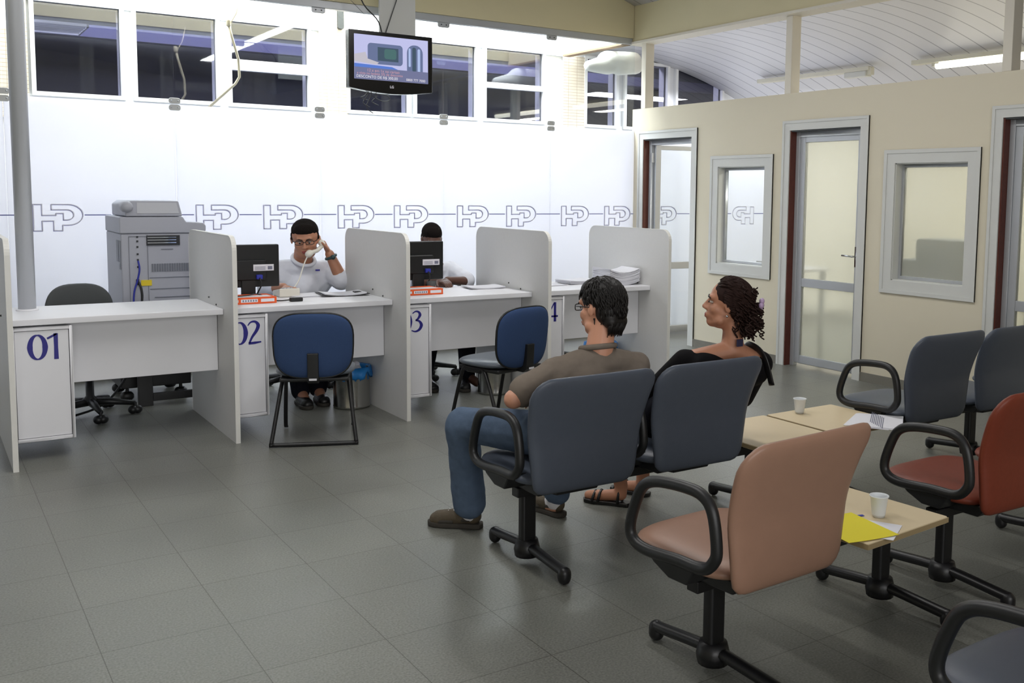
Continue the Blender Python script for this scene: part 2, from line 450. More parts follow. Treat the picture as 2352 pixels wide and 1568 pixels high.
# right wall with openings
D1 = (7.60, 8.39); D2 = (5.47, 6.262); D3 = (3.39, 4.187); W1 = (6.565, 7.20); W2 = (4.455, 5.112); DT = 2.09; WZ = (.86, 1.785)
b = MB(); x0, x1 = XR, XR+.12
b.box(x0, x1, D1[1], YG+.03, 0, WT)
for (ya, yb, z0, z1) in [(D1[0], D1[1], DT, WT), (D2[0], D2[1], DT, WT), (D3[0], D3[1], DT, WT), (W1[0], W1[1], 0, WZ[0]), (W1[0], W1[1], WZ[1], WT), (W2[0], W2[1], 0, WZ[0]), (W2[0], W2[1], WZ[1], WT),
                          (W1[1], D1[0], 0, WT), (D2[1], W1[0], 0, WT), (W2[1], D2[0], 0, WT), (D3[1], W2[0], 0, WT), (-4, D3[0], 0, WT)]:
    b.box(x0, x1, ya, yb, z0, z1)
wall_right = struct(b.build('wall_right', 'cream_wall'))
for y0 in (8.38, 6.28, 4.15, 2.0):
    struct(MB().box(XR, XR+.11, y0, y0+.075, WT, BZ).build('trim_5', 'post_white', bevel=.004))
def casing(b, ya, yb, z0, z1, wd, sill):
    p = .012
    for i, (off, dp) in enumerate(((0, p), (wd*.72, p+.006))):
        w_ = wd if i == 0 else wd-wd*.72
        lo, hi = (0, wd) if i == 0 else (wd*.72, wd)
        b.box(XR-dp, XR+.001, yb+lo, yb+hi, z0-(hi if sill else 0), z1+hi)
        b.box(XR-dp, XR+.001, ya-hi, ya-lo, z0-(hi if sill else 0), z1+hi)
        b.box(XR-dp, XR+.001, ya-lo, yb+lo, z1+lo, z1+hi)
        if sill: b.box(XR-dp, XR+.001, ya-lo, yb+lo, z0-hi, z0-lo)
def door(n, yy, closed=True):
    ya, yb = yy
    fr = MB(); casing(fr, ya, yb, 0, DT, .085, False)
    d = struct(fr.build('door_%d' % n, 'trim_white'))
    MB().box(XR-.001, XR+.085, yb-.012, yb+.002, 0, DT).build('jamb', 'jamb_brown', d)
    MB().box(XR-.001, XR+.085, ya, yb-.012, DT-.012, DT+.002).build('jamb_head', 'dark_grey', d)
    # aluminium frame + leaf
    f = MB(); xa = XR+.06
    f.box(xa, xa+.05, yb-.055, yb-.012, 0, DT-.01); f.box(xa, xa+.05, ya, ya+.03, 0, DT-.01); f.box(xa, xa+.05, ya+.03, yb-.055, DT-.06, DT-.01)
    f.build('metal_frame', 'aluminium', d, bevel=.003)
    return d
def leaf(d, ya, yb, T=None, pane='office_frost'):
    """leaf in the plane x~XR+.085, built from y ya..yb; T optional matrix to swing it"""
    xa = XR+.07
    L = MB(); L.T = T
    for (a, c, e, g_) in [(ya, ya+.05, .03, 2.03), (yb-.06, yb, .03, 2.03), (ya+.05, yb-.06, .03, .10), (ya+.05, yb-.06, .715, .79), (ya+.05, yb-.06, 1.985, 2.03)]:
        L.box(xa, xa+.035, a, c, e, g_)
    lf = L.build('door_leaf', 'aluminium', d, bevel=.003)
    for z0, z1 in ((.10, .715), (.79, 1.985)):
        P = MB(); P.T = T; P.box(xa+.014, xa+.02, ya+.05, yb-.06, z0, z1); P.build('glass_pane', pane, lf)
    H = MB(); H.T = T; H.tube([(xa-.004, ya+.03, 1.02), (xa-.045, ya+.03, 1.02), (xa-.05, ya+.04, 1.02), (xa-.05, ya+.15, 1.025)], .008)
    H.box(xa-.006, xa, ya+.01, ya+.05, .93, 1.1); H.build('door_handle', 'chrome', lf, smooth=True)
    return lf
d1 = door(1, D1); d2 = door(2, D2); d3 = door(3, D3)
leaf(d2, D2[0]+.03, D2[1]-.055); leaf(d3, D3[0]+.03, D3[1]-.055)
hg = V3((XR+.10, 8.33, 0)); T = Matrix.Translation(hg) @ Matrix.Rotation(math.radians(84), 4, 'Z') @ Matrix.Translation(-hg)
l1 = leaf(d1, D1[0]+.03, D1[1]-.06, T, 'clear_glass')
for z in (.35, 1.85): MB().box(XR+.06, XR+.11, 8.325, 8.345, z, z+.1).build('hinge', 'aluminium', l1)
def win(n, yy, pane):
    ya, yb = yy; z0, z1 = WZ
    fr = MB(); casing(fr, ya, yb, z0, z1, .105, True); d = struct(fr.build('window_%d' % n, 'trim_white'))
    r = MB(); r.box(XR, XR+.12, ya, ya+.008, z0, z1).box(XR, XR+.12, yb-.008, yb, z0, z1).box(XR, XR+.12, ya, yb, z0, z0+.008).box(XR, XR+.12, ya, yb, z1-.008, z1); r.build('reveal', 'trim_white', d)
    f = MB(); xa = XR+.07; k = .028
    f.box(xa, xa+.035, ya+.008, ya+k, z0+.008, z1-.008).box(xa, xa+.035, yb-k, yb-.008, z0+.008, z1-.008).box(xa, xa+.035, ya+k, yb-k, z0+.008, z0+k+.005).box(xa, xa+.035, ya+k, yb-k, z1-k-.005, z1-.008)
    f.build('sash', 'aluminium', d, bevel=.002)
    MB().box(xa+.014, xa+.02, ya+k, yb-k, z0+k, z1-k).build('glass_pane', pane, d)
    return d
win(1, W1, 'clear_glass'); win(2, W2, 'office_frost')
bb = MB()
for a, c in [(D2[1]+.085, D1[0]-.085), (D3[1]+.085, D2[0]-.085), (-4, D3[0]-.085)]: bb.box(XR-.012, XR, a, c, 0, .075)
struct(bb.build('baseboard_right', 'baseboard'))
struct(MB().box(-4, 10, YG-.02, YG+.03, 0, .045).build('baseboard_back', 'baseboard'))
# other walls of the building
struct(MB().box(-4.1, -4, -4, YG, 0, 4).build('wall_left', 'cream_wall'))
b = MB(); b.box(-4, 10, -4.1, -4, 0, 4.6); struct(b.build('wall_front', 'cream_wall'))
struct(MB().box(9.9, 10, -4, YW, 0, 2.6).build('wall_office', 'cream_wall'))
struct(MB().box(XR+.12, 9.9, 3.95, 4.03, 0, 2.35).build('wall_divider', 'cream_wall'))

# glass partition: frosted lower sheets, clear upper sheets
GX0, GD = .597, 1.1898; ZC = 2.19
xs = [GX0+GD*k for k in range(-3, 8)]
for k in range(len(xs)-1):
    a, c = xs[k]+.003, xs[k+1]-.003
    if a > 9.9: break
    c = min(c, 9.88)
    struct(MB().box(a, c, YG-.006, YG+.006, .045, ZC-.004).build('window_%d' % (10+k), 'frosted_glass'))
    if a < XR-.2:
        struct(MB().box(a, min(c, XR-.01), YG-.005, YG+.005, ZC+.004, 3.085).build('window_%d' % (30+k), 'clear_glass'))
def clamp_part(b, cx, z0, z1, y):
    b.prism(rrect(cx-.045, cx+.045, z0, z1, .018), 'y', y-.012, y)
cl = None
def clamps():
    names = ['leftmost', 'second', 'third', 'fourth', 'fifth']
    for i in range(5):
        x = GX0+GD*i
        t = thing('glass_clamp', '%s chrome clamp on the glass seam%s' % ('small',
              [', at the left edge beside the steel pole', ', above the copier', ', above the man on the phone', ', right of the hanging television', ', nearest the beige wall'][i]), 'clamp', (x, YG, ZC), group='clamps on the glass seam')
        b = MB(); clamp_part(b, 0, -.05, -.004, -.006); clamp_part(b, 0, .004, .05, -.006); b.build('plate', 'lamp_off', t, bevel=.003)
        for dx in (-.025, .025):
            for dz in (-.027, .027): MB().cap((dx, -.018, dz), (dx, -.0195, dz), .006, nl=3, nm=8).build('screw', 'aluminium', t, smooth=True)
    for i, nm in ((2, 'left of the television, over the brick pillar'), (3, 'right of the television'), (4, 'nearest the beige wall')):
        x = GX0+GD*i
        t = thing('glass_clamp', 'small grey clamp under the cream beam, '+nm, 'clamp', (x, YG, 3.085), group='clamps under the beam')
        b = MB(); b.prism(rrect(-.06, .06, -.045, 0, .02, (1, 1, 0, 0)), 'y', -.02, -.006); b.build('plate', 'aluminium', t, bevel=.003)
        for dx in (-.025, .025): MB().cap((dx, -.02, -.02), (dx, -.022, -.02), .006, nl=3, nm=8).build('screw', 'dark_grey', t, smooth=True)
clamps()
# seams blue line + logos
def monogram():
    """outline of the HP monogram in a 1 x 1 cell"""
    o = [(0, 0), (.17, 0), (.17, .37), (.40, .37), (.40, 0), (.58, 0), (.58, .21), (.70, .21)]
    o += [(.70+.30*math.sin(t), .605-.395*math.cos(t)) for t in [PI*k/14 for k in range(1, 14)]]
    o += [(.70, 1), (.36, 1), (.36, .80), (.68, .80)]
    o += [(.68+.13*math.sin(t), .605+.195*math.cos(t)) for t in [PI*k/10 for k in range(1, 10)]]
    o += [(.68, .41), (.60, .41), (.60, .66), (.45, .66), (.45, .59), (.17, .59), (.17, 1), (0, 1)]
    return [(x*.335, z*.2) for x, z in o]
def ribbon(b, pts, hw, y0, y1):
    n = len(pts)
    for i in range(n):
        p, q = V3(pts[i]+(0,)), V3(pts[(i+1) % n]+(0,)); t = (q-p).normalized(); nn = V3((-t.y, t.x, 0))*hw; e = t*hw
        b.prism([((p-e-nn).x, (p-e-nn).y), ((q+e-nn).x, (q+e-nn).y), ((q+e+nn).x, (q+e+nn).y), ((p-e+nn).x, (p-e+nn).y)], 'y', y0, y1)
logo = None
starts = [(.765, 'leftmost in the row, right of the steel pole'), (1.317, 'half hidden behind the grey copier'), (1.934, 'first to the right of the copier'), (2.481, 'beside the head of the man on the phone'), (3.135, 'below the left side of the television'), (3.668, 'above the man hidden by his monitor'),
          (4.312, 'first to the right of the hidden man'), (4.852, 'above the divider right of counter 03'), (5.497, 'left of the last booth divider'), (6.038, 'above the last booth divider'), (6.68, 'seen through the open door'), (7.225, 'cut off by the door jamb')]
def make_logo():
    t = thing('wall_logo', '', 'logo', (0, 0, 0), group='monogram logos on the frosted glass')
    b = MB(); b.T = Matrix.Translation((-.0035, 0, -.0045)); ribbon(b, monogram(), .0032, -.010, -.008); b.build('shadow_edge', 'logo_shadow', t)  # lavender outline copy, offset low and left as the letters' painted shadow
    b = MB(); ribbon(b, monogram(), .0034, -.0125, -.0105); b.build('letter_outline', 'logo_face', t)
    return t
proto = make_logo()
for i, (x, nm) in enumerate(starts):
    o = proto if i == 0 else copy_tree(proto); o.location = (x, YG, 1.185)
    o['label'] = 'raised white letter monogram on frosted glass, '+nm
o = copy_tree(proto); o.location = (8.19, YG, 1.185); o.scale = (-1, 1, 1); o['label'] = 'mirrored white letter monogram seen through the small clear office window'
lb = MB(); prevx = -3
for x, _ in starts+[(7.855, ''), (8.4, '')]:
    lb.box(prevx, x-.02, YG-.009, YG-.0065, 1.2985, 1.3065); prevx = x+.345
lb.box(prevx, 9.8, YG-.009, YG-.0065, 1.2985, 1.3065)
tag(lb.build('stripe', 'stripe_blue'), 'thin blue line running between the monograms on the frosted glass', 'stripe')

# building across the alley
b = MB()
PW = [(.935, 1.60), (1.735, 2.42), (2.56, 3.29)]
PB_ = [(3.72, 4.35), (4.45, 5.145), (5.28, 6.01)]
PC = [(6.62, 7.045), (7.20, 7.83), (8.0, 8.74)]
PL = [(-1.9, -1.1), (-1.0, -.3), (-.2, .50)]
allp = sorted(PL+PW+PB_+PC)
zb, zt = 2.33, 3.09
b.box(-4, 11.5, YW, YW+.15, 0, zb-.0); b.box(-4, 11.5, YW, YW+.15, zt, 4.4)
px_ = -4
for a, c in allp: b.box(px_, a, YW+.02, YW+.15, zb, zt); px_ = c
b.box(px_, 11.5, YW+.02, YW+.15, zb, zt)
struct(b.build('wall_outside', 'outside_white'))
for (a, c, z1) in ((.36, .88, 3.5), (3.41, 3.70, 3.5), (6.29, 6.60, 3.1)):
    struct(MB().box(a, c, YW-.02, YW+.001, 2.1 if a > 1 else 2.1, z1).build('wall_pillar', 'tile_brick'))
n = 50
for gi, grp in enumerate((PW, PB_, PC)):
    for pi, (a, c) in enumerate(grp):
        z1 = zt
        t = MB(); k = .035
        t.box(a-k, a, YW-.03, YW+.05, zb-k, z1+k).box(c, c+k, YW-.03, YW+.05, zb-k, z1+k).box(a, c, YW-.03, YW+.05, zb-k, zb).box(a, c, YW-.03, YW+.05, z1, z1+k)
        if (gi, pi) in ((0, 2), (1, 2)): t.box(a, c, YW-.03, YW+.05, 2.64, 2.74) if gi == 0 else t.box(a, c, YW-.03, YW+.05, 2.665, 2.725)
        o = struct(t.build('window_%d' % n, 'frame_white')); n += 1
        MB().box(a, c, YW+.01, YW+.018, zb, z1).build('glass_pane', 'dark_glass', o)
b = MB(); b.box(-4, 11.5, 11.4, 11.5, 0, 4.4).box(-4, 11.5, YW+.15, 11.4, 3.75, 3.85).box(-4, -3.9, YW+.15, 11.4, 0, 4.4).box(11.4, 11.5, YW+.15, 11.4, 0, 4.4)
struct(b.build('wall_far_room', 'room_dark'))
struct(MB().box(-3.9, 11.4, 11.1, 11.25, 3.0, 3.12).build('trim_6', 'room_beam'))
# eave over the alley
e = thing('roof_eave', 'cream painted eave with brown lower edge outside above the glass corner', 'eave', (6.3, 9.0, 3.08))
MB().box(-.04, .04, -.43, .72, .02, .22).build('fascia', 'eave_cream', e, bevel=.004); MB().box(-.05, .05, -.43, .74, 0, .02).build('lower_edge', 'eave_brown', e)
c = thing('draped_cover', 'white cloth bundle hanging beneath the eave outside the glass corner', 'cloth', (6.2, 8.8, 2.8))
b = MB(); b.cap((-.22, 0, .06), (.05, .05, .10), .06, .11).cap((.05, .05, .13), (.36, 0, .16), .12, .10).cap((.16, 0, .06), (.4, 0, .10), .07, .08)
b.build('cloth', 'cover_white', c, remesh=.02, smo=3)
p = thing('bent_pipe', 'ivory bent pipe hanging behind the clear glass left of the television', 'pipe', (2.3, 8.8, 2.2))
pp = [(2.29, 8.8, 2.883), (2.31, 8.8, 2.80), (2.36, 8.8, 2.62), (2.365, 8.8, 2.47), (2.33, 8.8, 2.41), (2.10, 8.8, 2.19)]
MB((2.3, 8.8, 2.2)).tube(pp, .011, seg=10).build('tube', 'pipe_ivory', p, smooth=True)
MB((2.3, 8.8, 2.2)).tube([(2.384, 8.8, 3.15), (2.35, 8.8, 3.0), (2.31, 8.8, 2.93), (2.29, 8.8, 2.88)], .005).cap((2.285, 8.8, 2.90), (2.285, 8.8, 2.93), .02).build('wire', 'pipe_ivory', p, smooth=True)
tag(MB((3.62, YW-.04, 3.14)).prism(rrect(3.59, 3.65, 3.12, 3.33, .02), 'y', YW-.06, YW-.02).build('wall_sensor', 'dark_grey', bevel=.003), 'narrow dark grey fixture on the brick pillar left of the television', 'fixture')
# light fitting inside the far room
t = thing('ceiling_light', 'open louvred light fitting glimpsed through the leftmost dark window', 'light', (1.1, 10.4, 2.95))
b = MB()
b.box(-.30, .30, -.3, -.285, 0, .03).box(-.30, .30, .285, .3, 0, .03).box(-.3, -.285, -.3, .3, 0, .03).box(.285, .3, -.3, .3, 0, .03); b.build('frame', 'frame_white', t)
b = MB(); [b.box(-.285, .285, y-.004, y+.004, 0, .02) for y in (-.18, -.06, .06, .18)]; b.build('louvre', 'aluminium', t)
MB().cap((-.05, .05, .05), (.05, .05, .05), .03).build('bulb', 'lamp_off', t, smooth=True)

# office ceiling lights
def tube_light(y0, y1, label, lit):
    t = thing('ceiling_light', label, 'light', (8.5, (y0+y1)/2, 2.86), group='office ceiling lights')
    h = (y1-y0)/2
    MB().box(-.045, .045, -h, h, .0, .045).build('housing', 'lamp_body', t, bevel=.004)
    if lit:
        MB().tube([(0, -h+.04, -.03), (0, h-.28, -.03)], .034, seg=12).build('tube', 'lamp_glow', t, smooth=True)
        MB().box(-.03, .03, h-.32, h-.24, -.035, 0).build('lamp_holder', 'lamp_body', t)
    else:
        MB().box(-.05, .05, -h+.03, -h+.33, -.06, 0).build('diffuser', 'lamp_off', t, bevel=.008)
        MB().box(-.03, .03, -h-.02, -h+.03, -.045, .03).build('end_cap', 'lamp_body', t)
tube_light(7.15, 8.84, 'unlit fluorescent fitting on the curved white ceiling behind the middle post', False)
tube_light(4.2, 6.6, 'lit fluorescent tube on the curved white ceiling at the right', True)

# TV hanging
tv = thing('television', 'black flat television hanging from the ceiling showing an advert', 'television', (3.49, 8.2, 2.36))
pts = [(-.385, .515), (.385, .515), (.385, .03)]+[(.385-.77*i/10, .03-.035*math.sin(PI*i/10)) for i in range(1, 10)]+[(-.385, .03)]
MB().prism(pts, 'y', -.02, .06).build('casing', 'tv_black', tv, bevel=.006)
MB().box(-.30, .30, .06, .11, .08, .45).build('back_cover', 'plastic_black', tv, bevel=.02)
sc = MB().box(-.34, .34, -.0225, -.0205, .105, .48).build('screen', 'scr_bg', tv)
def scr(name, m, fn, dy):
    b = MB(); fn(b, -.0225-dy, -.0225-dy+.0006); return b.build(name, m, sc)
scr('advert_device', 'scr_grey', lambda b, y0, y1: b.prism(rrect(-.22, .10, .24, .415, .03), 'y', y0, y1), .001)
scr('advert_display', 'scr_dark', lambda b, y0, y1: b.box(-.13, .06, y0, y1, .27, .385), .002)
scr('advert_display_picture', 'scr_green', lambda b, y0, y1: b.prism(rrect(-.07, .04, .29, .375, .02), 'y', y0, y1), .003)
scr('advert_tripod', 'scr_silver', lambda b, y0, y1: b.prism([(-.34, .25), (-.34, .31), (-.24, .335), (-.22, .28), (-.12, .255), (-.14, .235)], 'y', y0, y1), .0015)
scr('advert_player', 'scr_grey', lambda b, y0, y1: b.prism(rrect(.14, .29, .16, .43, .07, (0, 0, 1, 1)), 'y', y0, y1), .001)
scr('advert_player_shine', 'scr_light', lambda b, y0, y1: b.prism(rrect(.24, .265, .16, .40, .012), 'y', y0, y1).prism(rrect(.155, .175, .24, .40, .009), 'y', y0, y1), .002)
scr('advert_player_keys', 'scr_dark', lambda b, y0, y1: b.prism(rrect(.19, .225, .20, .41, .015), 'y', y0, y1), .002)
scr('advert_wave', 'scr_blue', lambda b, y0, y1: b.prism([(-.34, .20), (-.34, .235), (0, .225), (.10, .19), (.12, .17)], 'y', y0, y1), .0018)
scr('advert_band', 'scr_band', lambda b, y0, y1: b.box(-.34, .34, y0, y1, .105, .205), .003)
def tvt(txt, size, x, z, m, sxy=(1, 1), par=None, dy=.005):
    text_mesh(txt, size, 'screen_text' if par is None else 'brand_mark', m, par or sc, Matrix.Translation((x, -.0225-dy, z)) @ Matrix.Rotation(PI/2, 4, 'X'), .0003, sxy=sxy)
tvt('12 x em 1x no cartao', .034, -.23, .172, 'scr_rose')
tvt('a vista no boleto 5% de desconto', .031, -.32, .146, 'scr_rose')
tvt('DESCONTO DE R$ 300,00', .033, -.325, .117, 'scr_text')
tvt('0800 777 7000', .030, .13, .117, 'scr_text')
tvt('LG', .03, -.02, .045, 'scr_text', par=tv, dy=.001)
MB().tube(catmull([(-.02, .1, .4), (-.06, .12, .62), (-.22, .12, .80), (-.30, .12, 1.2)]), .006).build('power_cord', 'plastic_black', tv, smooth=True)
b = MB()
for a, d in ((-.18, -.12), (-.15, -.17), (-.10, -.10), (-.2, -.06)):
    b.tube(catmull([(-.15, .08, .06), (a, .09, -.02), (a-.04, .09, d*.7), (a+.02, .09, d)]), .004)
b.tube(catmull([(-.15, .08, -.02), (-.05, .09, -.06), (.02, .09, -.05), (0, .09, -.01), (-.12, .09, .0)]), .004)
b.build('loose_cables', 'plastic_black', tv, smooth=True)
t = thing('mounting_plate', 'pale grey flat panel hanging behind and above the television', 'panel', (3.62, 8.36, 2.75))
MB().box(-.17, .17, -.012, .012, 0, 1.2).build('board', 'trim_white', t, bevel=.003)
MB().box(-.06, .0, -.13, -.012, .02, .12).build('bracket', 'metal_black', t)
tag(MB((3.3, 8.3, 2.9)).tube([(3.50, 8.33, 2.90), (3.66, 8.33, 3.35)], .004).tube([(3.0, 8.33, 3.3), (3.32, 8.33, 3.02)], .002).build('hanging_wire', 'dark_grey', smooth=True), 'thin wires crossing above the television', 'wire')

# steel pole on the first counter
b = MB((.545, 6.68, .79)); b.lathe([(0, .79), (.047, .79), (.047, 4.3)], (.545, 6.68, 0), 28)
pole = b.build('steel_pole', 'pole_steel', smooth=True); tag(pole, 'brushed steel pole rising from the counter numbered 01', 'pole')
MB((.545, 6.68, .79)).lathe([(0, .79), (.06, .79), (.06, .796), (.047, .80)], (.545, 6.68, 0), 28).build('base_flange', 'laminate', pole, smooth=True)

# ------------------------------------------------------------------ service counters
PX = [.419, 1.572, 2.672, 3.765, 4.866]; YF, YB, H = 5.99, 7.09, 1.241
pn = ['white booth divider left of the steel pole, leftmost of all', 'white booth divider standing in front of the copier', 'white booth divider right of the man on the phone', 'white booth divider behind the turned blue chair', 'white booth divider beside the open door, rightmost of all']
for i, x in enumerate(PX):
    t = thing('booth_divider', pn[i], 'divider', (x, 6.5, 0), group='booth dividers')
    o_ = [(a-6.5, z) for a, z in rrect(YF, YB, 0, H, .085, (0, 0, 1, 1), 8)]
    MB().prism(o_, 'x', -.025, -.001).build('panel', 'laminate_grey', t)
    e_ = MB(); L = [V3((0, p[0], p[1])) for p in o_]
    # edge band: thin strip following the outline
    n = len(o_)
    for j in range(1, n):
        a, c = o_[j], o_[(j+1) % n]
        if j == n-1: a, c = o_[n-1], o_[0]
        dx, dz = c[0]-a[0], c[1]-a[1]; l = math.hypot(dx, dz)
        if l < 1e-6: continue
        nx, nz = dz/l*.0025, -dx/l*.0025
        e_.prism([a, c, (c[0]+nx, c[1]+nz), (a[0]+nx, a[1]+nz)], 'x', -.0265, .0005)
    e_.build('edge_band', 'edge_band', t)
    for (yy, zz) in ((.06, .83), (-.12, .80)): MB().cap((-.0262, yy, zz), (-.027, yy, zz), .006, nl=3, nm=8).build('screw', 'dark_grey', t)
# numerals, built as variable-width strokes in a .075 x .145 cell
def stroke(b, pts, ws, y0, y1, ox, kx=1.0):
    pts = [V3((p[0]*kx, p[1], 0)) for p in pts]; P = catmull(pts, 8); n = len(P); m = len(ws)-1
    L = []; R = []
    for i, p in enumerate(P):
        f = i/(n-1)*m; k = min(int(f), m-1); wd = ws[k]+(ws[k+1]-ws[k])*(f-k); wd = .0015+wd*1.15
        t = (P[min(i+1, n-1)]-P[max(i-1, 0)]).normalized(); nn = V3((-t.y, t.x, 0))*wd/2
        L.append(p+nn); R.append(p-nn)
    for i in range(n-1):
        b.prism([(ox+q.x, q.y) for q in (L[i], L[i+1], R[i+1], R[i])], 'y', y0, y1)
def digit(b, d, ox, y0, y1):
    H_ = .145
    if d == '0':
        pts = [(.049+.037*math.sin(t), .0725+.067*math.cos(t)) for t in [2*PI*i/24 for i in range(25)]]
        stroke(b, pts, [.005, .016, .023, .016, .005, .016, .023, .016, .005], y0, y1, ox)
    if d == '1': stroke(b, [(.03, 0), (.03, .07), (.03, .145)], [.019, .016, .018], y0, y1, ox, 1.25); stroke(b, [(-.004, .118), (.015, .13), (.034, .143)], [.008, .009, .006], y0, y1, ox, 1.25)
    if d == '2': stroke(b, [(-.002, .118), (.012, .138), (.034, .140), (.048, .118), (.040, .085), (.018, .045), (.004, .008)], [.004, .007, .011, .018, .016, .011, .008], y0, y1, ox, 1.25); stroke(b, [(0, .006), (.03, .008), (.062, .012)], [.011, .012, .005], y0, y1, ox, 1.25)
    if d == '3': stroke(b, [(.0, .128), (.018, .141), (.036, .136), (.044, .115), (.032, .09), (.018, .08)], [.004, .007, .011, .017, .011, .005], y0, y1, ox, 1.25); stroke(b, [(.018, .08), (.040, .072), (.052, .045), (.040, .015), (.016, .003), (-.006, .012)], [.005, .011, .019, .014, .008, .004], y0, y1, ox, 1.25)
    if d == '4': stroke(b, [(.045, 0), (.045, .07), (.045, .145)], [.018, .016, .017], y0, y1, ox, 1.25); stroke(b, [(.04, .143), (.016, .09), (-.01, .04)], [.006, .006, .006], y0, y1, ox, 1.25); stroke(b, [(-.012, .04), (.03, .04), (.066, .04)], [.009, .010, .010], y0, y1, ox, 1.25)
ZT = .79
dl = ['at the far left under the steel pole', 'in front of the man on the phone', 'in front of the man hidden by his monitor', 'with the paper piles, furthest right']
for i in range(4):
    xa, xb = PX[i]+.002, PX[i+1]-.027
    t = thing('service_counter', 'white counter top with modesty panel, '+dl[i], 'counter', ((xa+xb)/2, 6.5, 0), group='service counters')
    o = ((xa+xb)/2, 6.5, 0)
    MB(o).box(xa, xb, 6.212, 6.875, ZT-.036, ZT).build('worktop', 'laminate', t, bevel=.004)
    MB(o).box(xa+(.305, .24, .255, .255)[i], xb-.001, 6.366, 6.384, .39, ZT-.037).build('modesty_panel', 'laminate', t, bevel=.002)
    num = '0%d' % (i+1)
    t = thing('desk_cabinet', ('narrow white cabinet painted 01 under the steel pole', 'narrow white cabinet painted 02 left of the front blue chair', 'narrow white cabinet painted 03 right of the second booth divider', 'narrow white cabinet partly hidden behind the blue chair backrest, blue 4 showing')[i], 'cabinet', (xa+.15, 6.5, 0), group='numbered cabinets')
    o = (xa+.15, 6.5, 0)
    x0, x1, z0, z1 = xa, xa+(.30, .235, .25, .25)[i], .105, ZT-.045; B = MB(o)
    B.box(x0, x0+.016, 6.2, 6.85, z0, z1).box(x1-.016, x1, 6.2, 6.85, z0, z1).box(x0+.016, x1-.016, 6.2, 6.85, z0, z0+.018).box(x0+.016, x1-.016, 6.2, 6.85, z1-.018, z1).box(x0+.016, x1-.016, 6.83, 6.85, z0+.018, z1-.018)
    B.build('body', 'laminate', t, bevel=.0015)
    dr = MB(o).box(x0+.018, x1-.019, 6.208, 6.224, z0+.021, z1-.021).build('front_panel', 'laminate', t, bevel=.0015)
    n_ = MB(o); n_.T = Matrix.Translation((PX[i]+(.080, .016, .012, .012)[i], 0, .560))
    digit(n_, '0', 0, 6.2065, 6.208); digit(n_, num[1], .102, 6.2065, 6.208); n_.build('painted_number', 'ink_blue', dr)

# things on the counters
def sheet(b, cx, cy, w_, h_, z, rot, th=.0012, curl=0):
    c_, s_ = math.cos(rot), math.sin(rot); n = 6
    vs = []; fs = []
    for i in range(n+1):
        u = -w_/2+w_*i/n
        for v in (-h_/2, h_/2):
            zz = z+curl*(2*i/n-1)**2
            for dz in (0, th): vs.append((cx+u*c_-v*s_, cy+u*s_+v*c_, zz+dz))
    for i in range(n):
        a = 4*i; e2 = a+4
        fs += [(a, e2, e2+2, a+2), (a+1, a+3, e2+3, e2+1), (a, a+1, e2+1, e2), (a+2, e2+2, e2+3, a+3)]
    fs += [(0, 2, 3, 1), (4*n, 4*n+1, 4*n+3, 4*n+2)]
    b.add(vs, fs)
def paper_pile(label, x, y, w_, h_, n, rot, z0=ZT, th=.0012, curl=0, jit=.004, group=None, step=None):
    t = thing('paper_pile' if n > 1 else 'paper_sheet', label, 'papers', (x, y, z0), group=group)
    step = step or th*1.15
    b = MB((x, y, z0))
    for k in range(n):
        sheet(b, x+random.uniform(-jit, jit), y+random.uniform(-jit, jit), w_, h_, z0+.0005+k*step, rot+random.uniform(-.04, .04), th, curl)
    b.build('sheets', 'paper', t); return t
paper_pile('loose papers on the counter in front of the man on the phone', 2.26, 6.72, .30, .21, 6, .15)
paper_pile('papers lying on the right of counter 03 beside the divider', 3.57, 6.66, .28, .21, 7, -.12, curl=.008)
paper_pile('flat sheets at the left of counter 04', 4.08, 6.62, .34, .22, 5, .1)
paper_pile('low pile of sheets left of the tall paper stack on counter 04', 4.42, 6.66, .26, .21, 12, .05, th=.002, curl=.006)
t = paper_pile('tall stack of bent white forms at the right end of counter 04', 4.69, 6.48, .27, .30, 30, -.1, th=.0030, curl=.03, jit=.004, step=.0034)
# clipboard
t = thing('clipboard', 'dark clipboard with white forms on the counter right of the man on the phone', 'clipboard', (2.46, 6.66, ZT), -.12)
B = MB(); sheet(B, 0, 0, .33, .23, .001, 0, .003, .012); B.build('board', 'leather_black', t)
B = MB(); [sheet(B, 0, .004*k-.01, .29, .20, .0048+.0016*k, .02*k, .0012, .012) for k in range(4)]; B.build('forms', 'paper', t)
MB().box(.08, .13, -.03, .03, .012, .022).build('clip', 'metal_black', t, bevel=.002)
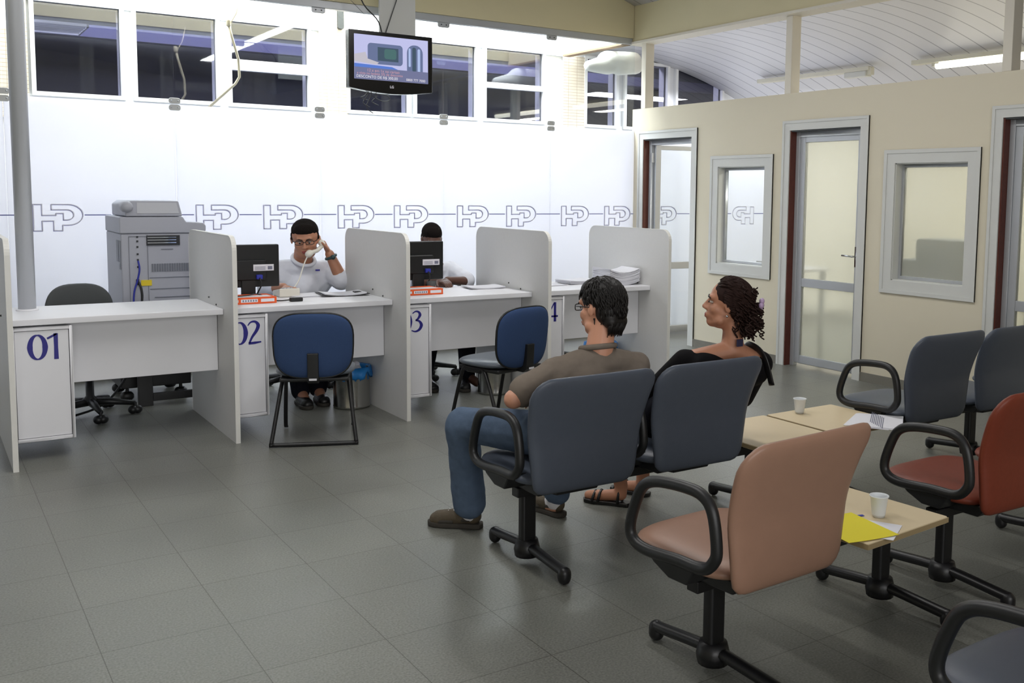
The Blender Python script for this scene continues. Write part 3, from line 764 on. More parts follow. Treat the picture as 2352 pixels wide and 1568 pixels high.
# orange boxes
def obox(x, y, label):
    t = thing('paper_box', label, 'box', (x, y, ZT), group='orange and white boxes under the monitors')
    MB().box(-.155, .155, -.11, .11, .001, .042).build('carton', 'orange_box', t, bevel=.002)
    B = MB(); B.box(-.07, .035, -.1115, -.1102, .012, .032).box(.055, .14, -.1115, -.1102, .012, .032).box(-.15, -.085, -.1115, -.1102, .014, .030); B.build('label', 'paper', t)
    B = MB(); [B.box(-.06+.016*k, -.052+.016*k, -.1122, -.1114, .016, .028) for k in range(6)]; B.build('print', 'paper_line', t)
    MB().box(-.13, .13, -.09, .02, .0425, .0432).build('top_label', 'paper', t)
obox(1.765, 6.49, 'orange and white carton in front of the man on the phone'); obox(2.945, 6.49, 'orange and white carton below the monitor hiding a face')
def monitor(x, y, label):
    t = thing('computer_monitor', label, 'monitor', (x, y, ZT), group='monitors seen from behind')
    MB().box(-.21, .21, -.012, .03, .075, .36).build('housing', 'monitor_black', t, bevel=.008)
    MB().box(-.12, .12, -.035, -.011, .12, .26).build('back_bulge', 'monitor_black', t, bevel=.01)
    MB().box(-.19, .19, .03, .032, .095, .34).build('screen', 'scr_light', t)
    MB().box(-.045, .045, -.03, .0, .012, .14).build('neck', 'plastic_black', t, bevel=.004)
    MB().lathe([(0, .001), (.12, .001), (.12, .01), (.03, .02), (0, .02)]).build('base', 'plastic_black', t, smooth=True)
    s_ = MB().box(.03, .165, -.0365, -.0355, .185, .228).build('label_sticker', 'paper', t)
    B = MB(); [B.box(.04, .11, -.0375, -.0364, .192+.009*k, .195+.009*k) for k in range(3)]; B.box(.125, .155, -.0375, -.0364, .193, .215); B.build('print', 'paper_line', s_)
    MB().box(.045, .085, -.06, -.035, .13, .16).build('connector', 'vga_blue', t, bevel=.004)
    MB().tube(catmull([(.065, -.06, .14), (.07, -.07, .09), (.05, -.05, .03), (.10, -.02, .006)]), .005).build('cable', 'plastic_black', t, smooth=True)
monitor(1.835, 6.735, 'black monitor seen from behind, left of the man on the phone'); monitor(3.06, 6.735, 'black monitor seen from behind, hiding the face of a clerk')
t = thing('power_adapter', 'small black power adapter with cable on counter 02', 'adapter', (2.055, 6.41, ZT))
MB().box(-.04, .04, -.02, .02, .001, .026).build('body', 'plastic_black', t, bevel=.004)
MB().tube(catmull([(-.04, 0, .012), (-.12, .05, .008), (-.22, .09, .05), (-.30, .02, .052), (-.42, -.05, .05), (-.46, -.09, .02)]), .004).build('cable', 'plastic_black', t, smooth=True)
t = thing('desk_telephone', 'white desk telephone base beside papers on counter 02', 'telephone', (2.10, 6.76, ZT))
MB().prism([(-.08, .002), (.08, .002), (.08, .035), (-.08, .06)], 'x', -.07, .07).build('base', 'phone_white', t, bevel=.006)
B = MB()
for i in range(3):
    for j in range(4): B.box(-.03+.022*i, -.014+.022*i, -.05+.022*j, -.034+.022*j, .045, .062-.0028*j)
B.build('keypad', 'copier_grey', t)
t = thing('desk_cup', 'dark green beaker behind the carton on counter 03', 'cup', (3.14, 6.66, ZT)); MB().lathe([(0, .001), (.03, .001), (.036, .07), (.033, .07), (.028, .006), (0, .006)]).build('beaker', 'dark_grey', t, smooth=True)

# waste bins
def bin_(x, y, label, bag):
    t = thing('waste_bin', label, 'bin', (x, y, 0), group='round steel bins under the counters')
    MB().lathe([(0, .002), (.125, .002), (.128, .012), (.125, .02), (.125, .27), (.13, .28), (.122, .28), (.12, .02), (0, .02)], seg=32).build('body', 'steel_bin', t, smooth=True)
    if bag:
        B = MB(); n = 40; vs = []
        rings = [(.120, .20), (.122, .285), (.135, .292), (.140, .25), (.137, .225)]
        for ri, (r, z) in enumerate(rings):
            for k in range(n):
                th = 2*PI*k/n; q = 1+.04*math.sin(7*th+ri)+.03*math.sin(13*th); zz = z+(.022*math.sin(5*th)+.012*math.sin(11*th))*(ri > 2)
                vs.append((r*q*math.cos(th), r*q*math.sin(th), zz))
        fs = [(i*n+k, i*n+(k+1) % n, (i+1)*n+(k+1) % n, (i+1)*n+k) for i in range(4) for k in range(n)]
        B.add(vs, fs); o = B.build('bin_liner', 'bag_blue', t, smooth=True); sm = o.modifiers.new('s', 'SOLIDIFY'); sm.thickness = .002
    B = MB(); [B.cap((random.uniform(-.06, .06), random.uniform(-.06, .06), .24), (random.uniform(-.07, .07), random.uniform(-.07, .07), .29), .03, .02, nl=3, nm=7) for _ in range(6)]; B.build('crumpled_paper', 'paper', t)
bin_(2.505, 6.62, 'round steel bin with blue liner right of the front blue chair', True)
bin_(3.60, 6.53, 'round steel bin without coloured liner behind the blue chair at counter 03', False)
bin_(4.68, 6.66, 'round steel bin with blue liner seen past the seated man, near the last divider', True)

# ------------------------------------------------------------------ copier
t = thing('photocopier', 'grey office photocopier seen from its cabled side behind counter 01', 'copier', (1.46, 7.8, 0))
o = (1.46, 7.8, 0)
MB(o).box(1.19, 1.72, 7.5, 8.1, .20, 1.20).build('body', 'copier_grey', t, bevel=.012)
MB(o).prism([(1.185, 1.20), (1.185, 1.315), (1.60, 1.315), (1.62, 1.28), (1.74, 1.272), (1.755, 1.25), (1.755, 1.215), (1.74, 1.20)], 'y', 7.49, 8.1).build('scanner_deck', 'copier_grey', t, bevel=.008)
ad = MB(o).prism([(1.225, 1.318), (1.225, 1.40), (1.26, 1.428), (1.575, 1.428), (1.60, 1.318)], 'y', 7.50, 8.05).build('document_feeder', 'copier_grey', t, bevel=.01)
MB(o).prism([(1.30, 1.34), (1.30, 1.415), (1.56, 1.415), (1.575, 1.34)], 'y', 7.496, 7.502).build('feeder_cover', 'copier_light', ad)
MB(o).cap((1.235, 7.49, 1.385), (1.235, 7.56, 1.385), .04).build('feeder_hinge', 'copier_grey', ad, smooth=True)
MB(o).box(1.355, 1.575, 7.49, 7.503, 1.115, 1.185).build('output_slot', 'vent_dark', t)
B = MB(o); [B.box(1.36, 1.55, 7.486, 7.492, z, z+.006) for z in (1.15, 1.168, 1.13)]; B.build('slot_rollers', 'chrome', t)
B = MB(o); [B.box(1.385+.0165*k, 1.396+.0165*k, 7.494, 7.502, .93, .985) for k in range(16)]; B.build('vent_grille', 'copier_dark', t)
B = MB(o)
for (a, c, z0, z1) in [(1.37, 1.71, .885, .889), (1.37, 1.71, .805, .809), (1.45, 1.53, 1.085, 1.089), (1.36, 1.363, .72, 1.19), (1.24, 1.243, .72, 1.18), (1.24, 1.36, 1.178, 1.181), (1.40, 1.69, .745, .749)]:
    B.box(a, c, 7.495, 7.502, z0, z1)
B.build('panel_seams', 'copier_dark', t)
MB(o).box(1.312, 1.382, 7.493, 7.502, .832, .872).build('warning_label', 'label_yellow', t)
B = MB(o)
for z in (1.17, 1.14, 1.10, 1.05, 1.01, .96): B.box(1.29, 1.302, 7.494, 7.502, z, z+.012)
B.build('side_sockets', 'vent_dark', t)
B = MB(o); B.box(1.186, 1.20, 7.51, 7.56, .95, 1.15).box(1.186, 1.20, 7.58, 7.66, 1.0, 1.15); B.build('side_vents', 'copier_dark', t)
MB(o).tube(catmull([(1.295, 7.485, 1.01), (1.30, 7.47, .95), (1.285, 7.475, .87), (1.26, 7.47, .78), (1.25, 7.46, .60)]), .006).build('network_cable', 'vga_blue', t, smooth=True)
MB(o).tube(catmull([(1.295, 7.485, .86), (1.31, 7.47, .80), (1.305, 7.46, .70), (1.25, 7.42, .35), (1.05, 7.3, .08), (.80, 7.2, .012), (.70, 7.1, .012)]), .008).build('power_cable', 'plastic_black', t, smooth=True)
MB(o).box(1.28, 1.30, 7.488, 7.5, .84, .88).build('plug', 'plastic_black', t)
MB(o).box(1.17, 1.64, 7.55, 8.05, .10, .195).build('stand', 'metal_black', t, bevel=.006)
for x in (1.22, 1.58):
    for y in (7.62, 7.98): MB(o).cap((x-.012, y, .035), (x+.012, y, .035), .034, nl=4).cap((x, y, .06), (x, y, .10), .012).build('caster', 'plastic_black', t, smooth=True)
t = thing('metal_frame', 'black metal floor frame with upright below counter 01', 'frame', (1.45, 7.38, 0))
MB((1.45, 7.38, 0)).box(1.25, 1.345, 7.36, 7.40, .0, .24).build('upright', 'metal_black', t, bevel=.003)
MB((1.45, 7.38, 0)).box(1.345, 1.66, 7.365, 7.395, .03, .085).build('foot_bar', 'metal_black', t, bevel=.003)

# ------------------------------------------------------------------ swivel chairs
def swivel(x, y, rz, label, back=True, bz=.87):
    t = thing('office_chair', label, 'chair', (x, y, 0), rz, group='swivel chairs of the clerks')
    B = MB()
    for k in range(5):
        a = 2*PI*k/5+.3; c_, s_ = math.cos(a), math.sin(a)
        B.tube([(0, 0, .10), (.12*c_, .12*s_, .095), (.27*c_, .27*s_, .075)], [.028, .024, .016], seg=8)
    B.build('star_base', 'plastic_black', t, smooth=True)
    for k in range(5):
        a = 2*PI*k/5+.3; c_, s_ = math.cos(a)*.27, math.sin(a)*.27
        W = MB(); W.cap((c_-.016, s_, .030), (c_-.012, s_, .030), .0295, nl=4).cap((c_+.012, s_, .030), (c_+.016, s_, .030), .0295, nl=4).cap((c_, s_, .05), (c_, s_, .075), .01); W.build('caster', 'plastic_black', t, smooth=True)
    MB().lathe([(0, .08), (.045, .08), (.045, .12), (.026, .14), (.026, .40), (0, .40)], seg=16).build('gas_column', 'plastic_black', t, smooth=True)
    B = MB(); B.T = Matrix.Translation((0, 0, .44)) @ Matrix.Rotation(PI/2, 4, 'X'); pad(B, (0, 0, 0), superell(.23, .23, 3.2), .032, lambda x, z: 0); B.build('seat', 'dark_grey', t, smooth=True)
    MB().tube([(0, .10, .40), (0, -.22, .40), (0, -.27, .44), (0, -.27, .60)], .02).build('back_stem', 'plastic_black', t, smooth=True)
    B = MB(); pad(B, (0, -.24, bz-.17), superell(.215, .17, 3, -.12), .028, lambda x, z: 1.1*x*x); B.build('backrest', 'dark_grey', t, smooth=True)
swivel(.93, 7.22, PI+.1, 'dark grey swivel chair behind counter 01 left of the copier')
swivel(4.60, 7.32, PI+.25, 'dark grey swivel chair behind counter 04', bz=.83)
swivel(2.36, 7.42, PI-.1, 'black swivel chair under the man on the phone', bz=.80)
swivel(3.42, 7.42, PI-.1, 'black swivel chair under the clerk hidden by his monitor', bz=.80)

# ------------------------------------------------------------------ blue visitor chairs
def visitor(x, y, rz, label):
    t = thing('visitor_chair', label, 'chair', (x, y, 0), rz, group='blue visitor chairs at the counters')
    B = MB(); f = superell(.228, .195, 3.3, .03)
    pad(B, (0, -.24, .60), f, .028, lambda x, z: -.1*(z)+.7*x*x); B.build('backrest', 'fabric_blue', t, smooth=True)
    B = MB(); B.tube([(V3((f(a)[0]*1.0, -.24-.1*f(a)[1]+.7*f(a)[0]**2+.003, .60+f(a)[1]*1.0))) for a in [2*PI*k/48 for k in range(48)]], .0075, closed=True); B.build('edge_piping', 'plastic_black', t, smooth=True)
    B = MB(); B.T = Matrix.Translation((0, .01, .425)) @ Matrix.Rotation(PI/2, 4, 'X'); pad(B, (0, 0, 0), superell(.235, .22, 3.2), .028, lambda x, z: 0); B.build('seat', 'vinyl_grey', t, smooth=True)
    MB().box(-.2, .2, -.19, .18, .375, .40).build('seat_pan', 'plastic_black', t, bevel=.008)
    MB().prism([(-.10, .38), (-.24, .375), (-.275, .40), (-.285, .56), (-.255, .56), (-.24, .42), (-.10, .41)], 'x', -.032, .032).build('back_bracket', 'plastic_black', t, bevel=.004)
    MB().box(-.022, .022, -.2895, -.286, .40, .412).build('bracket_sticker', 'paper', t)
    for s_ in (-1, 1):
        MB().tube(catmull([(s_*.19, .10, .37), (s_*.19, .0, .372), (s_*.195, -.07, .36), (s_*.24, -.245, .05), (s_*.243, -.255, .03)], 5), .0125, seg=10).build('leg', 'metal_black', t, smooth=True)
    for s_ in (-1, 1):
        MB().tube(catmull([(s_*.19, -.02, .37), (s_*.19, .10, .372), (s_*.195, .15, .355), (s_*.21, .235, .04), (s_*.205, .24, .016)], 5), .0125, seg=10).build('leg', 'metal_black', t, smooth=True)
    MB().tube(catmull([(-.243, -.255, .03), (-.238, -.26, .015), (-.22, -.26, .0135), (.22, -.26, .0135), (.238, -.26, .015), (.243, -.255, .03)], 4), .0125, seg=10).build('floor_bar', 'metal_black', t, smooth=True)
    return t
visitor(2.02, 5.93, -.40, 'blue fabric visitor chair in front of counter 02')
visitor(3.14, 5.62, .26, 'blue fabric visitor chair turned aside in front of counter 03')

# ------------------------------------------------------------------ tandem waiting seats
def unit(x, y, rz, label, seats, tables, legs, x0, x1):
    """seats: list of (local x, material, armL, armR)"""
    t = thing('waiting_bench', label, 'bench', (x, y, 0), rz)
    MB().box(x0, x1, -.025, .025, .285, .325).build('beam', 'metal_black', t, bevel=.004)
    for lx in legs:
        lg = MB().prism(rrect(lx-.034, lx+.034, -.022, .022, .014), 'z', .045, .30).build('leg', 'metal_black', t, smooth=False, bevel=.002)
        B = MB(); B.tube(catmull([(lx, -.29, .052), (lx, -.24, .055), (lx, -.05, .070), (lx, .05, .070), (lx, .22, .055), (lx, .27, .052)], 4), .024, seg=10, flat=.8)
        B.cap((lx, -.285, .028), (lx, -.285, .045), .027, nl=4).cap((lx, .27, .028), (lx, .27, .045), .027, nl=4)
        B.lathe([(0, .03), (.05, .03), (.055, .06), (.045, .10), (0, .10)], (lx, 0, 0), 16); B.build('foot', 'metal_black', t, smooth=True)
    for (sx, m, aL, aR) in seats:
        B = MB(); B.T = Matrix.Translation((sx, .05, .392)) @ Matrix.Rotation(PI/2+.04, 4, 'X')
        pad(B, (0, 0, 0), superell(.255, .235, 4), .03, lambda x, z: 0); B.build('seat', m, t, smooth=True)
        MB().prism([(-.16, .325), (.10, .325), (.16, .35), (.16, .37), (-.20, .37)], 'x', sx-.19, sx+.19).build('seat_pan', 'plastic_black', t, bevel=.006)
        # backrest: flat shell, upper part bent back into a lip
        def bend(x_, z_):
            v = (z_+.2365)/.473; return -.212-.088*max(0, (v-.42)/.58)**1.5+.05*x_*x_
        ol = []
        for (px, pz) in rrect(-1, 1, -.2365, .2365, .09, (.55, .8, 1, 1), 7):
            pass
        def wid(z_):
            v = (z_+.2365)/.473; return .247+(.286-.247)*v**1.2
        def corner(cx, cz, rr, a0):
            return [(cx+rr*math.cos(a0+.5*PI*k/8), cz+rr*math.sin(a0+.5*PI*k/8)) for k in range(9)]
        raw = corner(.257-.075, -.2365+.065, .07, 1.5*PI)+corner(.303-.07, .2365-.065, .068, 0)+corner(-.290+.085, .2365-.08, .082, .5*PI)+corner(-.247+.05, -.2365+.045, .045, PI)
        B = MB(); pad(B, (sx, 0, .5835), polar(raw), .027, bend, nr=12, na=72, p=9); B.build('backrest', m, t, smooth=True)
        MB().prism([(-.02, .30), (-.16, .315), (-.185, .36), (-.185, .44), (-.17, .44), (-.15, .37), (-.02, .345)], 'x', sx-.10, sx+.10).build('back_bracket', 'plastic_black', t, bevel=.005)
        for ax in ([-.285] if aL else [])+([.285] if aR else []):
            pts = [(-.175, .455), (-.185, .50), (-.165, .60), (-.12, .642), (-.04, .648), (.07, .637), (.13, .615), (.165, .57), (.20, .47), (.185, .422), (.12, .405), (-.02, .415), (-.13, .42)]
            ar = MB().tube(catmull([(sx+ax, a, z) for a, z in pts], 5, True), .0185, closed=True, seg=12, flat=1.0).build('armrest', 'plastic_black', t, smooth=True)
            MB().prism([(-.10, .41), (.12, .40), (.09, .375), (.02, .345), (-.06, .345)], 'x', min(sx+ax, sx+ax*.6), max(sx+ax, sx+ax*.6)).build('arm_bracket', 'plastic_black', ar, bevel=.006)
    for (tx, w_) in tables:
        tp = MB().prism(rrect(tx-w_/2, tx+w_/2, -.23, .245, .012), 'z', .358, .382).build('table_top', 'birch', t, bevel=.003)
        MB().box(tx-w_/2-.0008, tx+w_/2+.0008, -.2308, .2458, .3605, .378).build('table_edge', 'birch_edge', tp)
        MB().box(tx-.15, tx+.15, -.14, .14, .325, .357).build('table_bracket', 'metal_black', t, bevel=.003)
    return t
unit(2.175, 3.41, 0, 'grey blue waiting bench with two seats and side table, carrying the seated man and woman', [(0, 'vinyl_blue', 1, 0), (.60, 'vinyl_blue', 1, 0)], [(1.19, .485)], [-.14, 1.12], -.2, 1.42)
unit(4.42, 3.41, 0, 'grey blue waiting bench near the doors with side table holding papers', [(0, 'vinyl_blue', 1, 0), (.60, 'vinyl_blue', 0, 0), (1.2, 'vinyl_blue', 0, 1)], [(-.545, .485)], [-.62, .62], -.78, 1.4)
unit(2.155, 2.285, .065, 'tan brown waiting seat with side table holding yellow paper', [(0, 'vinyl_brown', 1, 0)], [(.615, .47)], [-.10, .785], -.2, .86)
unit(3.44, 2.31, 0, 'rust brown waiting bench at the right edge of the photo', [(0, 'vinyl_rust', 1, 0), (.60, 'vinyl_rust', 0, 1)], [], [-.16, .65], -.25, .85)
unit(2.17, 1.13, 0, 'waiting seat in the bottom right corner, only its black armrest in view', [(0, 'vinyl_blue', 1, 1)], [], [0], -.3, .4)

def cup(x, y, label):
    t = thing('plastic_cup', label, 'cup', (x, y, .3825), group='white disposable cups')
    MB().lathe([(0, .001), (.021, .001), (.024, .012), (.031, .072), (.0345, .076), (.0345, .079), (.031, .079), (.0295, .072), (.0225, .004), (0, .004)], seg=24).build('beaker', 'cup_plastic', t, smooth=True)
cup(3.80, 3.585, 'white plastic cup on the far side table'); cup(2.80, 2.245, 'white plastic cup on the near side table by the yellow paper')
t = thing('leaflets', 'bright yellow leaflet lying over a white one on the near side table', 'leaflet', (2.68, 2.24, .3825))
B = MB((2.68, 2.24, .3825)); sheet(B, 2.66, 2.20, .17, .24, .383, .5, .001); B.build('white_leaflet', 'paper', t)
B = MB((2.68, 2.24, .3825)); sheet(B, 2.64, 2.20, .02, .20, .3843, .75, .0006); sheet(B, 2.735, 2.29, .014, .06, .3843, 1.3, .0006); B.build('blue_print', 'vga_blue', t)
B = MB((2.68, 2.24, .3825)); sheet(B, 2.615, 2.215, .21, .25, .3855, -.18, .001, .002); B.build('yellow_leaflet', 'yellow_paper', t)
t = thing('newspaper', 'printed papers overhanging the far side table beside the grey blue seat', 'papers', (3.98, 3.27, .3825))
B = MB((3.98, 3.27, .3825)); [sheet(B, 3.97+.01*k, 3.25-.01*k, .30, .22, .3832+.0016*k, .5+.05*k, .0013, 0) for k in range(4)]; B.build('sheets', 'paper', t)
B = MB((3.98, 3.27, .3825)); [sheet(B, 4.0+.008*k, 3.235+.017*k, .24, .004, .3900, .65, .0005, 0) for k in range(-3, 5)]; B.build('printed_lines', 'paper_line', t)

# office interior
t = thing('office_machine', 'blurred blue grey machine standing behind the frosted office window', 'machine', (6.95, 5.0, 0))
MB().box(-.15, .25, -.45, .42, .0, 1.0).build('body', 'machine_blue', t, bevel=.02); MB().box(-.12, .22, -.38, .22, 1.0, 1.18).build('upper_unit', 'machine_blue', t, bevel=.03)
MB().box(-.158, -.15, -.35, .35, .8, .93).build('tray_slot', 'copier_dark', t)
t = thing('office_desk', 'white desk edge with papers behind the small clear office window', 'desk', (6.9, 6.9, 0))
MB().box(-.25, .35, -.4, .4, .80, .83).build('worktop', 'laminate', t, bevel=.003)
for sx_ in (-.2, .3):
    for sy_ in (-.35, .35): MB().box(sx_-.02, sx_+.02, sy_-.02, sy_+.02, 0, .80).build('leg', 'aluminium', t)
paper_pile('white papers just inside the small clear office window', 6.80, 6.78, .22, .30, 14, .2, z0=.83, th=.003, curl=.015)
MB((6.75, 7.0, .83)); tag(MB((6.76, 7.02, .83)).cap((6.76, 6.93, .845), (6.76, 7.10, .85), .02, nl=4).build('dark_pouch', 'dark_grey', smooth=True), 'dark grey pouch beside the papers inside the small office window', 'pouch')
#PEOPLE
# ------------------------------------------------------------------ people
def hframe(c, yaw, pitch=0, roll=0, sc=1):
    """head frame: +Y face direction, +Z up; pitch > 0 looks up"""
    return Matrix.Translation(c) @ Matrix.Rotation(yaw, 4, 'Z') @ Matrix.Rotation(pitch, 4, 'X') @ Matrix.Rotation(roll, 4, 'Y') @ Matrix.Scale(sc, 4)
def K(p, k):
    c = V3((0, 0, CAMZ)); return tuple(c+(V3(p)-c)*k)
def head(b, T, wide=1.0):
    old = b.T; b.T = T
    b.ell((0, -.012, .028), (.076*wide, .096, .088))
    b.ell((0, .018, -.040), (.062*wide, .070, .078))
    b.ell((0, .052, -.090), (.030*wide, .030, .026))
    b.cap((-.045*wide, .02, -.075), (0, .055, -.092), .024, .022); b.cap((.045*wide, .02, -.075), (0, .055, -.092), .024, .022)
    b.cap((-.035, .074, .022), (.035, .074, .022), .014)
    b.cap((0, .082, .010), (0, .101, -.028), .0075, .0120)
    b.ell((-.013, .093, -.033), (.009, .011, .008)); b.ell((.013, .093, -.033), (.009, .011, .008))
    b.cap((-.02, .083, -.060), (.02, .083, -.060), .008); b.cap((-.016, .082, -.070), (.016, .082, -.070), .008)
    for s_ in (-1, 1):
        b.ell((s_*.038*wide, .050, -.030), (.025, .026, .026))
        b.ell((s_*.076*wide, -.008, -.010), (.008, .016, .027)); b.ell((s_*.081*wide, -.015, -.002), (.005, .010, .015))
    b.T = old
def eyes(par, T, org, look=(0, 0)):
    for s_ in (-1, 1):
        e_ = MB(org); e_.T = T; e_.ell((s_*.031, .0715, .000), (.0105, .0105, .0060)); o = e_.build('eye', 'eye_white', par, smooth=True)
        e_ = MB(org); e_.T = T; e_.ell((s_*.031+look[0], .0835, look[1]), (.0055, .003, .0055)); e_.build('iris', 'eye_dark', o, smooth=True)
        e_ = MB(org); e_.T = T; e_.tube([(s_*.012, .088, .018), (s_*.032, .089, .024), (s_*.052, .078, .017)], [.003, .004, .002]); e_.build('eyebrow', 'hair_black', par, smooth=True)
def lips(par, T, org):
    l = MB(org); l.T = T; l.cap((-.017, .088, -.061), (.017, .088, -.061), .0055); l.cap((-.013, .087, -.069), (.013, .087, -.069), .006); l.build('mouth', 'lips', par, smooth=True)
def glasses(par, T, org, m='metal_black', r=.0018):
    g = MB(org); g.T = T
    for s_ in (-1, 1):
        g.tube([(s_*.034+.027*math.copysign(abs(math.cos(a))**.6, math.cos(a)), .094-.006*abs(math.cos(a)), .001+.013*math.copysign(abs(math.sin(a))**.6, math.sin(a))) for a in [2*PI*k/20 for k in range(20)]], r, closed=True, seg=6)
        g.tube([(s_*.058, .088, .006), (s_*.079, .06, .006), (s_*.083, -.01, .004)], r, seg=6)
    g.tube([(-.009, .096, .005), (.009, .096, .005)], r, seg=6); g.build('glasses', m, par, smooth=True)
def hand(b, w_, d, n, side, curl=.3, sc=1.0, spread=.05):
    """w_ wrist, d finger direction, n palm normal, side: +1/-1 thumb towards d x n * side"""
    w_ = V3(w_); d = V3(d).normalized(); n = V3(n); n = (n-d*n.dot(d)).normalized(); s_ = d.cross(n)*side
    b.cap(w_-d*.02*sc, w_+d*.03*sc, .024*sc, .026*sc, n, .75)
    for k in (-1, -.33, .33, 1): b.cap(w_+d*.02*sc+s_*.016*k*sc, w_+d*.085*sc+s_*.030*k*sc, .016*sc, .0125*sc, n, .85)
    for k, L in ((1, .070), (.36, .080), (-.30, .074), (-.95, .058)):
        p = w_+d*.085*sc+s_*.030*k*sc; dd = (d+s_*spread*k).normalized(); a = curl
        for j, fr in enumerate((.45, .32, .23)):
            ang = a*(1+.35*j)
            R = Matrix.Rotation(ang, 3, dd.cross(n)); dd = (R @ dd).normalized()
            q = p+dd*L*fr*sc; b.cap(p, q, (.0098-.0012*j)*sc, (.0088-.0012*j)*sc, nl=4, nm=8); p = q
    p = w_+d*.025*sc+s_*.026*sc; dd = (d*.75+s_*.75+n*.25).normalized()
    for j, L in enumerate((.040, .032, .026)):
        q = p+dd*L*sc; b.cap(p, q, (.0135-.0018*j)*sc, (.0115-.0018*j)*sc, nl=4, nm=8); p = q; dd = (dd*.8+d*.35+n*.12).normalized()
def limb(b, pts, rs, w=None, fl=1):
    for i in range(len(pts)-1): b.cap(pts[i], pts[i+1], rs[i], rs[i+1], w, fl)
def torso(b, pel, ch, neck, shl, shr, g=0, hip=.15, deep=1.0, belly=0):
    """pelvis, chest, neck base, shoulders; g grows everything (clothing)"""
    pel, ch, neck, shl, shr = map(V3, (pel, ch, neck, shl, shr)); ac = (shr-shl).normalized()
    mid = pel.lerp(ch, .5)
    b.cap(pel-ac*(hip-.10), pel+ac*(hip-.10), .115*deep+g)
    b.cap(pel, mid, .125*deep+g+belly, .125*deep+g+belly, ac, 1.22); b.cap(mid, ch, .122*deep+g+belly, .125*deep+g, ac, 1.25)
    for s_, sh in ((-1, shl), (1, shr)):
        b.cap(ch+ac*s_*.06, sh-V3((0, 0, .035))-ac*s_*.03, .105*deep+g, .070*deep+g)
        b.cap(neck-V3((0, 0, .035)), sh-V3((0, 0, .004)), .052+g, .050+g)
def hair_shell(b, T, cover, n=340, L=.05, r=.0045, jit=.35, wide=1.0, r0=1.06, back=False):
    """short strands laid over the skull; cover(v)->bool in head coordinates"""
    rnd = random.Random(5)
    for _ in range(n):
        th = rnd.uniform(0, 2*PI); z = rnd.uniform(-1, 1); q = math.sqrt(1-z*z)
        v = V3((q*math.cos(th), q*math.sin(th), z))
        if not cover(v): continue
        c = V3((0, -.012, .028)); p = c+V3((v.x*.078*wide*r0, v.y*.098*r0, v.z*.09*r0))
        dn = V3((rnd.uniform(-jit, jit), v.y*.3-.25, -1)); dn = (dn-v*dn.dot(v)).normalized() if v.z > -.2 else V3((rnd.uniform(-.2, .2), -.1, -1))
        if back:
            dn = V3((0, -1, -.25)); dn = (dn-v*dn.dot(v)).normalized()
        p1 = p+dn*L*.5+v*.003; p2 = p+dn*L-v*.002
        b.tube([T @ p, T @ p1, T @ p2], [r, r*.9, r*.3], seg=5)
def shoe(par, org, heel, toe, m, sole, h=.07, lace=None, name='shoe', w_=.042):
    heel = V3(heel); toe = V3(toe); d = (toe-heel); L = d.length; a = math.atan2(d.y, d.x)
    T = Matrix.Translation(heel) @ Matrix.Rotation(a, 4, 'Z')
    ow = V3(org)
    b = MB(org); b.T = T
    b.cap((.035, 0, .055), (.10*L/.27, 0, .05), .036, .038, (0, 1, 0), 1.0); b.cap((.10*L/.27, 0, .05), (L-.055, .004, .038), .038, .034, (0, 1, 0), 1.2); b.cap((L-.06, .004, .034), (L-.04, .004, .032), .033, .030, (0, 1, 0), 1.35)
    b.cap((.04, 0, .05), (.045, 0, h+.01), .035, .036)
    o = b.build(name, m, par, remesh=.006, smo=3)
    out = [(0, -.030), (.03, -.036), (.12, -.036), (.19, -.047), (.235, -.042), (.265, -.02), (.272, .004), (.262, .028), (.23, .045), (.17, .046), (.10, .036), (.03, .036), (0, .03), (-.01, 0)]
    s_ = MB(org); s_.T = T; s_.prism([(x*L/.27, y) for x, y in out], 'z', .001, .026); s_.build('sole', sole, o, bevel=.006)
    if lace:
        for sg in (-1, 1):
            q = MB(org); q.T = T; q.cap((.05, sg*.027, .050), (.11, sg*.030, .040), .014, .012, (0, 0, 1), 1); q.cap((.13, sg*.034, .034), (.20*L/.27, sg*.036, .030), .012, .011); q.build('side_panel', 'sole_grey', o, smooth=True)
        l = MB(org); l.T = T
        for k in range(4):
            x = L*.36+.028*k; z = .096-.009*k
            l.tube([(x, -.026, z-.022), (x+.006, -.012, z-.003), (x+.004, .012, z-.003), (x, .028, z-.022)], .0035, seg=6)
        l.build('laces', lace, o, smooth=True)
    return o

